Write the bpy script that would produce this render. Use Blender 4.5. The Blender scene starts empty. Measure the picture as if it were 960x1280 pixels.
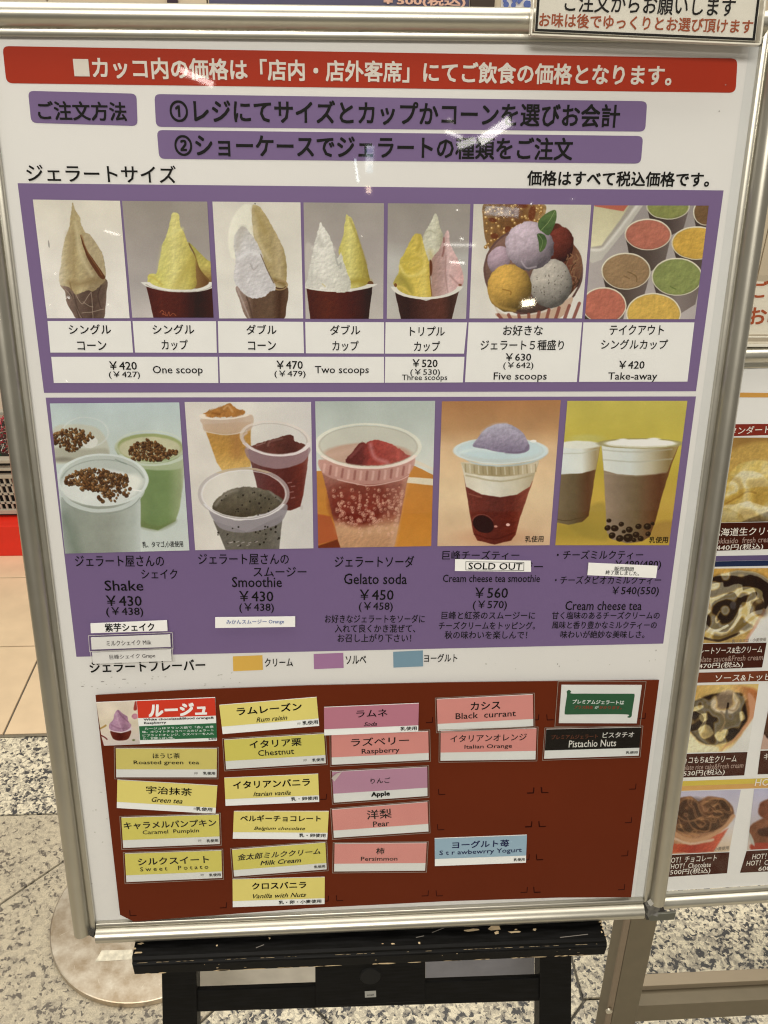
import bpy, bmesh, math, random
import numpy as np
from mathutils import Vector, Matrix

SC = bpy.context.scene
COL = SC.collection

# ---------------------------------------------------------------- camera
F = 1080.0
CAM = np.array([-0.03890922, -0.65512346, 1.35])
RW = np.array([[0.9982867, -0.01226943, 0.05721112],
               [-0.05591255, -0.48822848, 0.87092293],
               [0.01724637, -0.8726296, -0.48807801]])      # columns: right, down, forward
cd = bpy.data.cameras.new("camera")
cd.sensor_fit = 'HORIZONTAL'; cd.sensor_width = 36.0; cd.lens = 36.0 * F / 960.0
cd.clip_start = 0.02; cd.clip_end = 200
cam = bpy.data.objects.new("camera", cd); COL.objects.link(cam)
m = Matrix.Identity(4)
for i in range(3):
    m[i][0] = RW[i][0]; m[i][1] = -RW[i][1]; m[i][2] = -RW[i][2]; m[i][3] = CAM[i]
cam.matrix_world = m
SC.camera = cam

# ---------------------------------------------------------------- light
w = bpy.data.worlds.new("World"); SC.world = w; w.use_nodes = True
bg = w.node_tree.nodes["Background"]
bg.inputs[0].default_value = (1.0, 0.92, 0.77, 1); bg.inputs[1].default_value = 0.22

def area(name, loc, aim, sx, sy, power, col):
    l = bpy.data.lights.new(name, 'AREA'); l.shape = 'RECTANGLE'; l.size = sx; l.size_y = sy
    l.energy = power; l.color = col
    o = bpy.data.objects.new(name, l); COL.objects.link(o); o.location = loc
    o.rotation_euler = (Vector(aim) - Vector(loc)).to_track_quat('-Z', 'Y').to_euler()
    return o
area("luminous_ceiling_light", (0.2, 0.55, 2.8), (0.2, 0.55, 0), 4.2, 2.1, 88, (1, .94, .82))
area("ceiling_lamp_light", (-0.4, -2.85, 2.75), (0, 0, 0.50), 1.6, 0.5, 72, (1, .94, .83))

SC.view_settings.view_transform = 'Standard'; SC.view_settings.look = 'None'
SC.view_settings.gamma = 1; SC.view_settings.exposure = 0.0
SC.render.engine = 'CYCLES'
SC.cycles.transparent_max_bounces = 24
SC.cycles.max_bounces = 6
SC.cycles.use_denoising = True
SC.cycles.filter_width = 1.15

# ---------------------------------------------------------------- geometry of the place
def ray(x, y):
    return RW @ np.array([(x - 480) / F, (y - 640) / F, 1.0])

class Plane:
    def __init__(s, o, X, Y):
        s.o = np.array(o, float); s.X = np.array(X, float); s.X /= np.linalg.norm(s.X)
        Y = np.array(Y, float); Y -= s.X * (Y @ s.X); s.Y = Y / np.linalg.norm(Y)
        s.N = np.cross(s.X, s.Y)
    def p3(s, u, v, h=0.0):
        return s.o + s.X * u + s.Y * v + s.N * h
    def uv(s, x, y, h=0.0):
        d = ray(x, y); o = s.o + s.N * h
        P = CAM + d * (((o - CAM) @ s.N) / (d @ s.N)) - o
        return np.array([P @ s.X, P @ s.Y])
    def px(s, U, V, h=0.0):
        P = (s.o + s.N * h)[None] + np.stack([U.ravel(), V.ravel()], 1) @ np.stack([s.X, s.Y]) - CAM[None]
        c = P @ RW
        return (F * c[:, 0] / c[:, 2] + 480).reshape(U.shape), (F * c[:, 1] / c[:, 2] + 640).reshape(U.shape)

T10 = math.radians(10); ZC = 1.35 - 0.40691869
B1 = Plane((0, 0, ZC), (1, 0, 0), (0, math.sin(T10), math.cos(T10)))
X2 = np.array([0.99924, 0.0364, 0.0])
fw2 = np.array([-X2[1], X2[0], 0])
B2 = Plane((0.37, 0.04, 0.405), X2, fw2 * math.sin(T10) + np.array([0, 0, math.cos(T10)]))
EASEL = Plane(B1.p3(0, -0.43, -0.024), (1, 0, 0), (0, math.sin(T10), math.cos(T10)))
def at_floor(x, y, z=0.0):
    d = ray(x, y); return CAM + d * ((z - CAM[2]) / d[2])
def at_depth(x, y, c):
    d = ray(x, y); return CAM + d * ((c - CAM[1]) / d[1])

# ---------------------------------------------------------------- materials
def lin(c):
    c = np.asarray(c, float) / 255.0
    return np.where(c <= 0.04045, c / 12.92, ((c + 0.055) / 1.055) ** 2.4)
def enc(l):
    l = np.clip(l, 0, 1)
    return np.where(l <= 0.0031308, l * 12.92, 1.055 * l ** (1 / 2.4) - 0.055)
LIT = np.array([0.79, 0.75, 0.655])       # light that falls on the board: turns a colour seen there into a base colour
def alb(c):
    return np.clip(lin(c) / LIT - 0.005, 0.003, 0.88)

MATS = {}
def mat(name, col, rough=0.55, metal=0.0, var=0.0, vscale=40.0, bump=0.0, bscale=200.0, coat=0.0, rvar=0.0, raw=False):
    """col is a seen colour (0-255) unless raw; var is a fine procedural mottling of it"""
    if name in MATS: return MATS[name]
    M = bpy.data.materials.new(name); M.use_nodes = True; MATS[name] = M
    nt = M.node_tree; b = nt.nodes["Principled BSDF"]
    c = list(col if raw else alb(col))
    b.inputs["Roughness"].default_value = rough; b.inputs["Metallic"].default_value = metal
    if not raw: b.inputs["Specular IOR Level"].default_value = .08      # matt ink on paper
    if coat: b.inputs["Coat Weight"].default_value = coat; b.inputs["Coat Roughness"].default_value = 0.12
    tc = nt.nodes.new("ShaderNodeTexCoord")
    n = nt.nodes.new("ShaderNodeTexNoise"); n.inputs["Scale"].default_value = vscale; n.inputs["Detail"].default_value = 5
    nt.links.new(tc.outputs["Object"], n.inputs["Vector"])
    r = nt.nodes.new("ShaderNodeValToRGB"); v = max(var, 0.02)
    r.color_ramp.elements[0].position = 0.3; r.color_ramp.elements[1].position = 0.7
    r.color_ramp.elements[0].color = (c[0] * (1 - v), c[1] * (1 - v), c[2] * (1 - v), 1)
    r.color_ramp.elements[1].color = (min(1, c[0] * (1 + v)), min(1, c[1] * (1 + v)), min(1, c[2] * (1 + v)), 1)
    nt.links.new(n.outputs["Fac"], r.inputs["Fac"]); nt.links.new(r.outputs["Color"], b.inputs["Base Color"])
    if rvar:
        mr = nt.nodes.new("ShaderNodeMapRange"); mr.inputs["To Min"].default_value = rough - rvar; mr.inputs["To Max"].default_value = rough + rvar
        nt.links.new(n.outputs["Fac"], mr.inputs["Value"]); nt.links.new(mr.outputs["Result"], b.inputs["Roughness"])
    if bump:
        n2 = nt.nodes.new("ShaderNodeTexNoise"); n2.inputs["Scale"].default_value = bscale
        nt.links.new(tc.outputs["Object"], n2.inputs["Vector"])
        bp = nt.nodes.new("ShaderNodeBump"); bp.inputs["Strength"].default_value = bump; bp.inputs["Distance"].default_value = 0.002
        nt.links.new(n2.outputs["Fac"], bp.inputs["Height"]); nt.links.new(bp.outputs["Normal"], b.inputs["Normal"])
    return M

def clear_mat(name, rough, wave, tint=1.0, strength=1.0):
    """clear glossy sheet: lets the print through and mirrors the room by Fresnel"""
    M = bpy.data.materials.new(name); M.use_nodes = True; nt = M.node_tree; MATS[name] = M
    for n in list(nt.nodes): nt.nodes.remove(n)
    out = nt.nodes.new("ShaderNodeOutputMaterial"); mx = nt.nodes.new("ShaderNodeMixShader")
    tr = nt.nodes.new("ShaderNodeBsdfTransparent"); tr.inputs[0].default_value = (tint, tint, tint * .995, 1)
    gl = nt.nodes.new("ShaderNodeBsdfGlossy"); gl.inputs["Roughness"].default_value = rough
    gl.inputs["Color"].default_value = (strength, strength, strength, 1)
    lw = nt.nodes.new("ShaderNodeLayerWeight")          # Schlick's formula, the same from both faces of the thin sheet
    pw = nt.nodes.new("ShaderNodeMath"); pw.operation = 'POWER'; pw.inputs[1].default_value = 5; nt.links.new(lw.outputs["Facing"], pw.inputs[0])
    fr = nt.nodes.new("ShaderNodeMath"); fr.operation = 'MULTIPLY_ADD'; fr.inputs[1].default_value = .96; fr.inputs[2].default_value = .042
    nt.links.new(pw.outputs[0], fr.inputs[0])
    tc = nt.nodes.new("ShaderNodeTexCoord"); n = nt.nodes.new("ShaderNodeTexNoise")
    n.inputs["Scale"].default_value = 9; n.inputs["Detail"].default_value = 1.5
    bp = nt.nodes.new("ShaderNodeBump"); bp.inputs["Strength"].default_value = wave; bp.inputs["Distance"].default_value = 0.004
    nt.links.new(tc.outputs["Object"], n.inputs["Vector"]); nt.links.new(n.outputs["Fac"], bp.inputs["Height"])
    nt.links.new(bp.outputs["Normal"], gl.inputs["Normal"])
    nt.links.new(fr.outputs[0], mx.inputs[0]); nt.links.new(tr.outputs[0], mx.inputs[1]); nt.links.new(gl.outputs[0], mx.inputs[2])
    nt.links.new(mx.outputs[0], out.inputs[0])
    return M

def emit_mat(name, col, s):
    M = bpy.data.materials.new(name); M.use_nodes = True; nt = M.node_tree; MATS[name] = M
    b = nt.nodes["Principled BSDF"]; b.inputs["Emission Color"].default_value = (*col, 1); b.inputs["Emission Strength"].default_value = s
    return M

# ---------------------------------------------------------------- object helpers
def link(o, parent=None):
    COL.objects.link(o)
    if parent is not None:
        o.parent = parent
        w_ = Matrix.Identity(4); q = parent; chain = []
        while q is not None: chain.append(q); q = q.parent
        for q in reversed(chain): w_ = w_ @ q.matrix_parent_inverse @ q.matrix_basis
        o.matrix_parent_inverse = w_.inverted()
    return o
def thing(name, label, cat, loc=(0, 0, 0), group=None):
    o = bpy.data.objects.new(name, None); o.empty_display_size = 0.05; o.location = loc
    o['label'] = label; o['category'] = cat
    if group: o['group'] = group
    return link(o)
def tag(o, label, cat, group=None):
    o['label'] = label; o['category'] = cat
    if group: o['group'] = group
    return o
def mesh_obj(name, verts, faces, material, parent=None, smooth=False, uvs=None):
    me = bpy.data.meshes.new(name); me.from_pydata([tuple(map(float, v)) for v in verts], [], faces); me.update()
    if material: me.materials.append(material)
    if smooth: me.polygons.foreach_set("use_smooth", [True] * len(me.polygons))
    if uvs is not None:
        l = me.uv_layers.new(name="UVMap")
        for lp in me.loops: l.data[lp.index].uv = uvs[lp.vertex_index]
    return link(bpy.data.objects.new(name, me), parent)

class MB:
    """collects shapes into one mesh"""
    def __init__(s): s.v = []; s.f = []
    def add(s, v, f):
        k = len(s.v); s.v += [tuple(map(float, p)) for p in v]; s.f += [tuple(i + k for i in q) for q in f]
    def hexa(s, a, b):            # two matching quads (lists of 4 points)
        s.add(list(a) + list(b), [(3, 2, 1, 0), (4, 5, 6, 7), (0, 1, 5, 4), (1, 2, 6, 5), (2, 3, 7, 6), (3, 0, 4, 7)])
    def box(s, c, d):
        x, y, z = c; a, b, e = d[0] / 2, d[1] / 2, d[2] / 2
        s.hexa([(x - a, y - b, z - e), (x + a, y - b, z - e), (x + a, y + b, z - e), (x - a, y + b, z - e)],
               [(x - a, y - b, z + e), (x + a, y - b, z + e), (x + a, y + b, z + e), (x - a, y + b, z + e)])
    def cyl(s, c, r, h, n=24, r2=None):
        r2 = r if r2 is None else r2; v = []
        for k in range(n):
            t = 2 * math.pi * k / n; v.append((c[0] + r * math.cos(t), c[1] + r * math.sin(t), c[2]))
        for k in range(n):
            t = 2 * math.pi * k / n; v.append((c[0] + r2 * math.cos(t), c[1] + r2 * math.sin(t), c[2] + h))
        s.add(v, [tuple(range(n))[::-1], tuple(range(n, 2 * n))] + [(k, (k + 1) % n, n + (k + 1) % n, n + k) for k in range(n)])
    def build(s, name, material, parent=None, bevel=0.0, smooth=False, seg=2):
        me = bpy.data.meshes.new(name); me.from_pydata(s.v, [], s.f); me.update()
        bm = bmesh.new(); bm.from_mesh(me)
        bmesh.ops.recalc_face_normals(bm, faces=bm.faces)
        if bevel: bmesh.ops.bevel(bm, geom=bm.edges[:], offset=bevel, segments=seg, affect='EDGES', profile=0.6)
        bm.to_mesh(me); bm.free()
        if smooth: me.shade_smooth() if hasattr(me, "shade_smooth") else None
        me.materials.append(material)
        return link(bpy.data.objects.new(name, me), parent)

def bil(q, u, v):
    q = [np.array(p, float) for p in q]      # tl, tr, br, bl
    return (q[0] * (1 - u) + q[1] * u) * (1 - v) + (q[3] * (1 - u) + q[2] * u) * v

def quad(name, P, q, h, material, parent, thick=0.0, r=0.0):
    """flat print: q = 4 image points (tl,tr,br,bl) on plane P, at height h; r = corner radius in image px"""
    pts = []
    q = [np.array(p, float) for p in q]
    if r:
        for i in range(4):
            a, b, c = q[i - 1], q[i], q[(i + 1) % 4]
            d1 = (a - b) / np.linalg.norm(a - b) * r; d2 = (c - b) / np.linalg.norm(c - b) * r
            for t in (0, .25, .5, .75, 1):
                pts.append((b + d1) * (1 - t) ** 2 + 2 * b * t * (1 - t) + (b + d2) * t * t)
    else: pts = q
    uv = [P.uv(p[0], p[1], h) for p in pts]
    n = len(uv)
    top = [P.p3(a, b, h) for a, b in uv]
    if thick:
        bot = [P.p3(a, b, h - thick) for a, b in uv]
        return mesh_obj(name, top + bot, [tuple(range(n))[::-1]] + [(i, (i + 1) % n, n + (i + 1) % n, n + i) for i in range(n)], material, parent)
    return mesh_obj(name, top, [tuple(range(n))[::-1]], material, parent)

# ---------------------------------------------------------------- lettering
GLY = {}
def glyphs(body, bold=0.0, shear=0.0, sp=1.0, mincho=0.0):
    bold = bold + .007
    k = (body, bold, shear, sp, mincho)
    if k in GLY: return GLY[k]
    cu = bpy.data.curves.new("t", 'FONT'); cu.body = body; cu.resolution_u = 2; cu.shear = shear
    cu.space_character = sp; cu.fill_mode = 'FRONT'
    o = bpy.data.objects.new("t", cu); COL.objects.link(o)
    me = bpy.data.meshes.new_from_object(o.evaluated_get(bpy.context.evaluated_depsgraph_get()))
    COL.objects.unlink(o); bpy.data.objects.remove(o); bpy.data.curves.remove(cu)
    v = np.zeros(len(me.vertices) * 3); me.vertices.foreach_get("co", v); v = v.reshape(-1, 3)[:, :2]
    f = [tuple(p.vertices) for p in me.polygons]; bpy.data.meshes.remove(me)
    sh = []         # a heavier face: the letters are repeated a hair to the sides (mincho: uprights only)
    if bold: sh += [(-bold, -bold), (bold, -bold), (-bold, bold), (bold, bold)]
    if mincho: sh += [(-mincho, 0), (mincho, 0)]
    if sh:
        n = len(v); vv = [v]; ff = list(f)
        for j, d in enumerate(sh):
            vv.append(v + d); ff += [tuple(i + n * (j + 1) for i in q) for q in f]
        v = np.vstack(vv); f = ff; lay = np.repeat(np.arange(len(sh) + 1), n)
    else: lay = np.zeros(len(v), int)
    lo, hi = v.min(0), v.max(0); v = (v - lo) / (hi - lo)
    GLY[k] = (v, f, lay); return GLY[k]

def text(P, body, x0, y0, x1, y1, hpx, material, parent, h=0.0008, bold=0.0, shear=0.0, sp=1.0, mincho=0.0, name="lettering"):
    """centre line of the line of text runs from image point (x0,y0) to (x1,y1); hpx its height"""
    v, f, lay = glyphs(body, bold, shear, sp, mincho)
    a = P.uv(x0, y0, h); b = P.uv(x1, y1, h); e = b - a
    xm, ym = (x0 + x1) / 2, (y0 + y1) / 2
    hh = np.linalg.norm(P.uv(xm, ym - hpx / 2, h) - P.uv(xm, ym + hpx / 2, h))
    n = np.array([-e[1], e[0]]); n /= np.linalg.norm(n)
    W = a[None] + v[:, :1] * e[None] + (v[:, 1:] - 0.5) * hh * n[None]
    pts = (P.o + P.N * h)[None] + W[:, :1] * P.X[None] + W[:, 1:] * P.Y[None] + (lay[:, None] * 0.00002) * P.N[None]
    return mesh_obj(name, pts, f, material, parent)

# ---------------------------------------------------------------- painter for the printed pictures
rngt = np.random.RandomState(5).rand(256, 256)
def vnoise(x, y):
    xi = np.floor(x).astype(int); yi = np.floor(y).astype(int); fx = x - xi; fy = y - yi
    fx = fx * fx * (3 - 2 * fx); fy = fy * fy * (3 - 2 * fy)
    g = lambda a, b: rngt[a & 255, b & 255]
    return (g(xi, yi) * (1 - fx) + g(xi + 1, yi) * fx) * (1 - fy) + (g(xi, yi + 1) * (1 - fx) + g(xi + 1, yi + 1) * fx) * fy
def fbm(x, y, f, seed=0, oc=4):
    s = 0; a = 0.5; t = 0
    for k in range(oc):
        s = s + a * vnoise(x * f + seed * 17.3 + k * 31, y * f + seed * 9.7 + k * 57); t += a; a *= .5; f *= 2.03
    return s / t - 0.5
def spline(p, closed=True, n=6):
    p = np.array(p, float); m_ = len(p); o = []
    for i in range(m_ if closed else m_ - 1):
        if closed: a, b, c, d = p[(i - 1) % m_], p[i], p[(i + 1) % m_], p[(i + 2) % m_]
        else: a, b, c, d = p[max(i - 1, 0)], p[i], p[i + 1], p[min(i + 2, m_ - 1)]
        for t in np.arange(n) / n:
            o.append(0.5 * (2 * b + (c - a) * t + (2 * a - 5 * b + 4 * c - d) * t * t + (3 * b - a - 3 * c + d) * t ** 3))
    if not closed: o.append(p[-1])
    return np.array(o)

class Pic:
    """a print painted in the coordinates of an enlarged crop: image point = origin + (X,Y)/scale"""
    def __init__(s, P, q, org, sc, base, h=0.0006, res=2.2, warp=1.0):
        s.P, s.q, s.h = P, [np.array(a, float) for a in q], h
        Wp = np.linalg.norm(s.q[1] - s.q[0]); Hp = np.linalg.norm(s.q[3] - s.q[0])
        s.w, s.hh = max(8, int(Wp * res)), max(8, int(Hp * res))
        c = [P.uv(*a, h) for a in s.q]; s.c = c
        u = (np.arange(s.w) + .5) / s.w; v = (np.arange(s.hh) + .5) / s.hh; U, V = np.meshgrid(u, v)
        g = lambda k: (c[0][k] * (1 - U) + c[1][k] * U) * (1 - V) + (c[3][k] * (1 - U) + c[2][k] * U) * V
        px, py = P.px(g(0), g(1), h)
        s.X = (px - org[0]) * sc; s.Y = (py - org[1]) * sc; s.k = sc; sd = int(q[0][0]) % 50; wa = warp * sc * .9
        s.X, s.Y = s.X + wa * fbm(s.X, s.Y, .12 / sc, sd), s.Y + wa * fbm(s.X, s.Y, .12 / sc, sd + 9)
        s.tm = np.zeros(s.X.shape)
        s.im = np.zeros((s.hh, s.w, 3)) + np.array(base, float); s.clip = None
    def col(s, c, nz=0.0, nf=0.03, seed=0):
        if callable(c): c = c(s.X, s.Y)
        c = np.array(c, float)
        if c.ndim == 1: c = np.zeros_like(s.im) + c
        if nz: c = c * (1 + nz * 2 * fbm(s.X, s.Y, nf, seed))[..., None]
        return c
    def put(s, mk, c, a=1.0, nz=0, nf=.03, seed=0):
        mk = np.clip(mk, 0, 1) * a
        if s.clip is not None: mk = mk * s.clip
        s.im = s.im * (1 - mk[..., None]) + s.col(c, nz, nf, seed) * mk[..., None]
        s.tm = s.tm * (1 - mk) + mk * (1.0 if nz >= .045 else .06)
    def sdf(s, p, closed=True):
        p = np.array(p, float); lo = p.min(0) - 60; hi = p.max(0) + 60
        D = np.full(s.X.shape, 1e6); I = np.zeros(s.X.shape, bool)
        sel = (s.X > lo[0]) & (s.X < hi[0]) & (s.Y > lo[1]) & (s.Y < hi[1])
        x, y = s.X[sel], s.Y[sel]; d = np.full(x.shape, 1e12); ins = np.zeros(x.shape, bool)
        n = len(p)
        for i in range(n if closed else n - 1):
            ax, ay = p[i]; bx, by = p[(i + 1) % n]; ex, ey = bx - ax, by - ay; L = ex * ex + ey * ey + 1e-9
            t = np.clip(((x - ax) * ex + (y - ay) * ey) / L, 0, 1)
            d = np.minimum(d, (x - ax - t * ex) ** 2 + (y - ay - t * ey) ** 2)
            if closed:
                cr = ((ay > y) != (by > y)); ins ^= cr & (x < (bx - ax) * (y - ay) / (by - ay + 1e-12) + ax)
        d = np.sqrt(d); d[ins] *= -1; D[sel] = d
        return D
    def p(s, pts, c, soft=5, sm=True, a=1.0, nz=0, nf=.03, seed=0, rough=0.0):
        d = s.sdf(spline(pts) if sm else pts)
        if rough: d = d + rough * 2 * fbm(s.X, s.Y, .045, seed + 3)
        mk = np.clip(.5 - d / soft, 0, 1); s.put(mk, c, a, nz, nf, seed); return mk
    def s_(s, pts, w_, c, soft=4, a=1.0, sm=True):
        d = s.sdf(spline(pts, False) if sm else pts, False) - w_ / 2
        s.put(np.clip(.5 - d / soft, 0, 1), c, a)
    def ell(s, cx, cy, rx, ry, rot=0):
        t = math.radians(rot); x = (s.X - cx) * math.cos(t) + (s.Y - cy) * math.sin(t); y = -(s.X - cx) * math.sin(t) + (s.Y - cy) * math.cos(t)
        r = np.sqrt((x / rx) ** 2 + (y / ry) ** 2) + 1e-9
        return (r - 1) * np.minimum(rx, ry), x / rx, y / ry
    def e(s, cx, cy, rx, ry, c, rot=0, soft=5, a=1.0, nz=0, nf=.03, seed=0):
        d = s.ell(cx, cy, rx, ry, rot)[0]; mk = np.clip(.5 - d / soft, 0, 1); s.put(mk, c, a, nz, nf, seed); return mk
    def ring(s, cx, cy, rx, ry, w_, c, rot=0, soft=4, a=1.0, y0=None, y1=None):
        d = np.abs(s.ell(cx, cy, rx, ry, rot)[0]) - w_ / 2; mk = np.clip(.5 - d / soft, 0, 1)
        if y0 is not None: mk = mk * (s.Y > y0)
        if y1 is not None: mk = mk * (s.Y < y1)
        s.put(mk, c, a)
    def ball(s, cx, cy, rx, ry, c, rot=0, soft=6, light=(-.45, -.6), k=.35, nz=.06, nf=.03, seed=0, rough=6):
        d, x, y = s.ell(cx, cy, rx, ry, rot); d = d + rough * 2 * fbm(s.X, s.Y, .03, seed + 5)
        z = np.sqrt(np.clip(1 - x * x - y * y, 0, 1)); L = np.clip(x * light[0] + y * light[1] + z * .66, -.3, 1)
        L = (1 - k) + k * 1.5 * L + nz * 2 * fbm(s.X, s.Y, nf, seed)
        s.put(np.clip(.5 - d / soft, 0, 1), np.array(c, float)[None, None] * L[..., None]); s.tm = np.maximum(s.tm, np.clip(.5 - d / soft, 0, 1))
    def crumbs(s, pts, n, r, cols, seed):
        """coarse crumbs scattered inside a region"""
        R = random.Random(seed); pp = spline(pts); lo = pp.min(0); hi = pp.max(0); k = 0
        import itertools
        while k < n:
            x = R.uniform(lo[0], hi[0]); y = R.uniform(lo[1], hi[1]); ins = False
            for i in range(len(pp)):
                (ax, ay), (bx, by) = pp[i], pp[(i + 1) % len(pp)]
                if (ay > y) != (by > y) and x < (bx - ax) * (y - ay) / (by - ay + 1e-9) + ax: ins = not ins
            if not ins: continue
            k += 1; q = R.uniform(.6, 1.3) * r; ro = R.uniform(0, 180); c = np.array(R.choice(cols), float)
            s.e(x + 2, y + 4, q * 1.15, q * .95, c * .55, ro, 4, .8); s.e(x, y, q, q * .75, c, ro, 4); s.e(x - q * .25, y - q * .25, q * .4, q * .3, np.minimum(c * 1.5, 255), ro, 4, .7)
    def hg(s, *st):          # colour running along X through stops
        xs = [a[0] for a in st]; cs = np.array([a[1] for a in st], float)
        return lambda X, Y: np.stack([np.interp(X, xs, cs[:, k]) for k in range(3)], -1)
    def vg(s, *st):
        xs = [a[0] for a in st]; cs = np.array([a[1] for a in st], float)
        return lambda X, Y: np.stack([np.interp(Y, xs, cs[:, k]) for k in range(3)], -1)
    def done(s, name, parent, label=None, rough=.5):
        k = s.k; f = .28 / k * 1.0; rl = (fbm(s.X, s.Y, f, 3, 5) - fbm(s.X + 1.1 * k, s.Y + 1.3 * k, f, 3, 5)) * s.tm
        s.im = s.im * (1 + .24 * rl)[..., None] * (1 + .10 * fbm(s.X, s.Y, .03 / k, 8))[..., None]
        rs = np.random.RandomState(len(MATS)); g = rs.normal(0, 2.6, s.im.shape[:2])[..., None] + rs.normal(0, 2.2, s.im.shape)
        al = enc(np.clip(lin(np.clip(s.im + g, 0, 255)) / LIT - 0.008, 0.004, 0.88))
        img = bpy.data.images.new(name + "_print", s.w, s.hh)
        px = np.ones((s.hh, s.w, 4), np.float32); px[..., :3] = al[::-1]
        img.pixels.foreach_set(px.ravel()); img.update(); img.pack()
        M = bpy.data.materials.new(name + "_print"); M.use_nodes = True; nt = M.node_tree; b = nt.nodes["Principled BSDF"]
        t = nt.nodes.new("ShaderNodeTexImage"); t.image = img; t.extension = 'EXTEND'
        nt.links.new(t.outputs[0], b.inputs["Base Color"]); b.inputs["Roughness"].default_value = rough; b.inputs["Specular IOR Level"].default_value = .08; MATS[name + str(len(MATS))] = M
        n = 5; V = []; UV = []; Fc = []
        for j in range(n):
            for i in range(n):
                u, v = i / (n - 1), j / (n - 1); c = s.c
                a = (c[0] * (1 - u) + c[1] * u) * (1 - v) + (c[3] * (1 - u) + c[2] * u) * v
                V.append(s.P.p3(a[0], a[1], s.h)); UV.append((u, 1 - v))
        for j in range(n - 1):
            for i in range(n - 1): k = j * n + i; Fc.append((k, k + n, k + n + 1, k + 1))
        o = mesh_obj(name, V, Fc, M, parent, uvs=UV)
        if label: o['label'] = label
        return o

# ================================================================ the floor and what stands behind
def granite(name, base, mid, dark, scale, lo, hi):
    M = bpy.data.materials.new(name); M.use_nodes = True; nt = M.node_tree; b = nt.nodes["Principled BSDF"]; MATS[name] = M
    tc = nt.nodes.new("ShaderNodeTexCoord"); N = nt.nodes.new; L = nt.links.new
    dn = N("ShaderNodeTexNoise"); dn.inputs["Scale"].default_value = scale * .6; L(tc.outputs["Object"], dn.inputs["Vector"])
    mixv = N("ShaderNodeVectorMath"); mixv.operation = 'MULTIPLY_ADD'; mixv.inputs[1].default_value = (.012, .012, .012)
    L(dn.outputs["Color"], mixv.inputs[0]); L(tc.outputs["Object"], mixv.inputs[2])
    vo = N("ShaderNodeTexVoronoi"); vo.inputs["Scale"].default_value = scale; vo.inputs["Randomness"].default_value = 1
    L(mixv.outputs[0], vo.inputs["Vector"])
    sep = N("ShaderNodeSeparateColor"); L(vo.outputs["Color"], sep.inputs[0])
    n1 = N("ShaderNodeTexNoise"); n1.inputs["Scale"].default_value = scale * .35; n1.inputs["Detail"].default_value = 4; L(mixv.outputs[0], n1.inputs["Vector"])
    ad = N("ShaderNodeMath"); ad.operation = 'MULTIPLY_ADD'; ad.inputs[1].default_value = .55; L(sep.outputs[0], ad.inputs[0]); L(n1.outputs["Fac"], ad.inputs[2])
    r = N("ShaderNodeValToRGB"); e = r.color_ramp.elements; r.color_ramp.interpolation = 'LINEAR'
    e[0].position = lo - .03; e[0].color = (*dark, 1); e[1].position = hi; e[1].color = (*base, 1)
    k = e.new(lo + .02); k.color = (*mid, 1); k = e.new((lo + hi) / 2); k.color = tuple((np.array(mid) + np.array(base)) / 2) + (1,)
    L(ad.outputs[0], r.inputs["Fac"])
    n2 = N("ShaderNodeTexNoise"); n2.inputs["Scale"].default_value = scale * 2.5; n2.inputs["Detail"].default_value = 3; L(tc.outputs["Object"], n2.inputs["Vector"])
    mx = N("ShaderNodeMix"); mx.data_type = 'RGBA'; mx.blend_type = 'MULTIPLY'; mx.inputs["Factor"].default_value = .45
    L(r.outputs["Color"], mx.inputs[6]); r2 = N("ShaderNodeValToRGB"); r2.color_ramp.elements[0].position = .3; r2.color_ramp.elements[0].color = (.35, .35, .35, 1); r2.color_ramp.elements[1].position = .6
    L(n2.outputs["Fac"], r2.inputs["Fac"]); L(r2.outputs["Color"], mx.inputs[7]); L(mx.outputs[2], b.inputs["Base Color"])
    b.inputs["Roughness"].default_value = .3
    return M
G_LIGHT = granite("granite_light", (.86, .79, .62), (.34, .31, .26), (.07, .07, .075), 200, .62, .98)
G_BEIGE = granite("granite_beige", (.59, .525, .40), (.40, .355, .28), (.15, .13, .11), 190, .56, .95)
M_BEIGE = mat("beige_ceramic", (.72, .56, .38), .35, var=.07, vscale=14, raw=True, rvar=.05)
M_GROUT = mat("grout", (.22, .18, .13), .9, var=.1, raw=True)
M_GROUT_D = mat("granite_joint", (.16, .15, .13), .9, var=.1, raw=True)

fl = mesh_obj("floor", [(-6, -6, -.006), (6, -6, -.006), (6, 8, -.006), (-6, 8, -.006)], [(0, 1, 2, 3)], M_GROUT_D)
fl['kind'] = 'structure'

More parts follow.
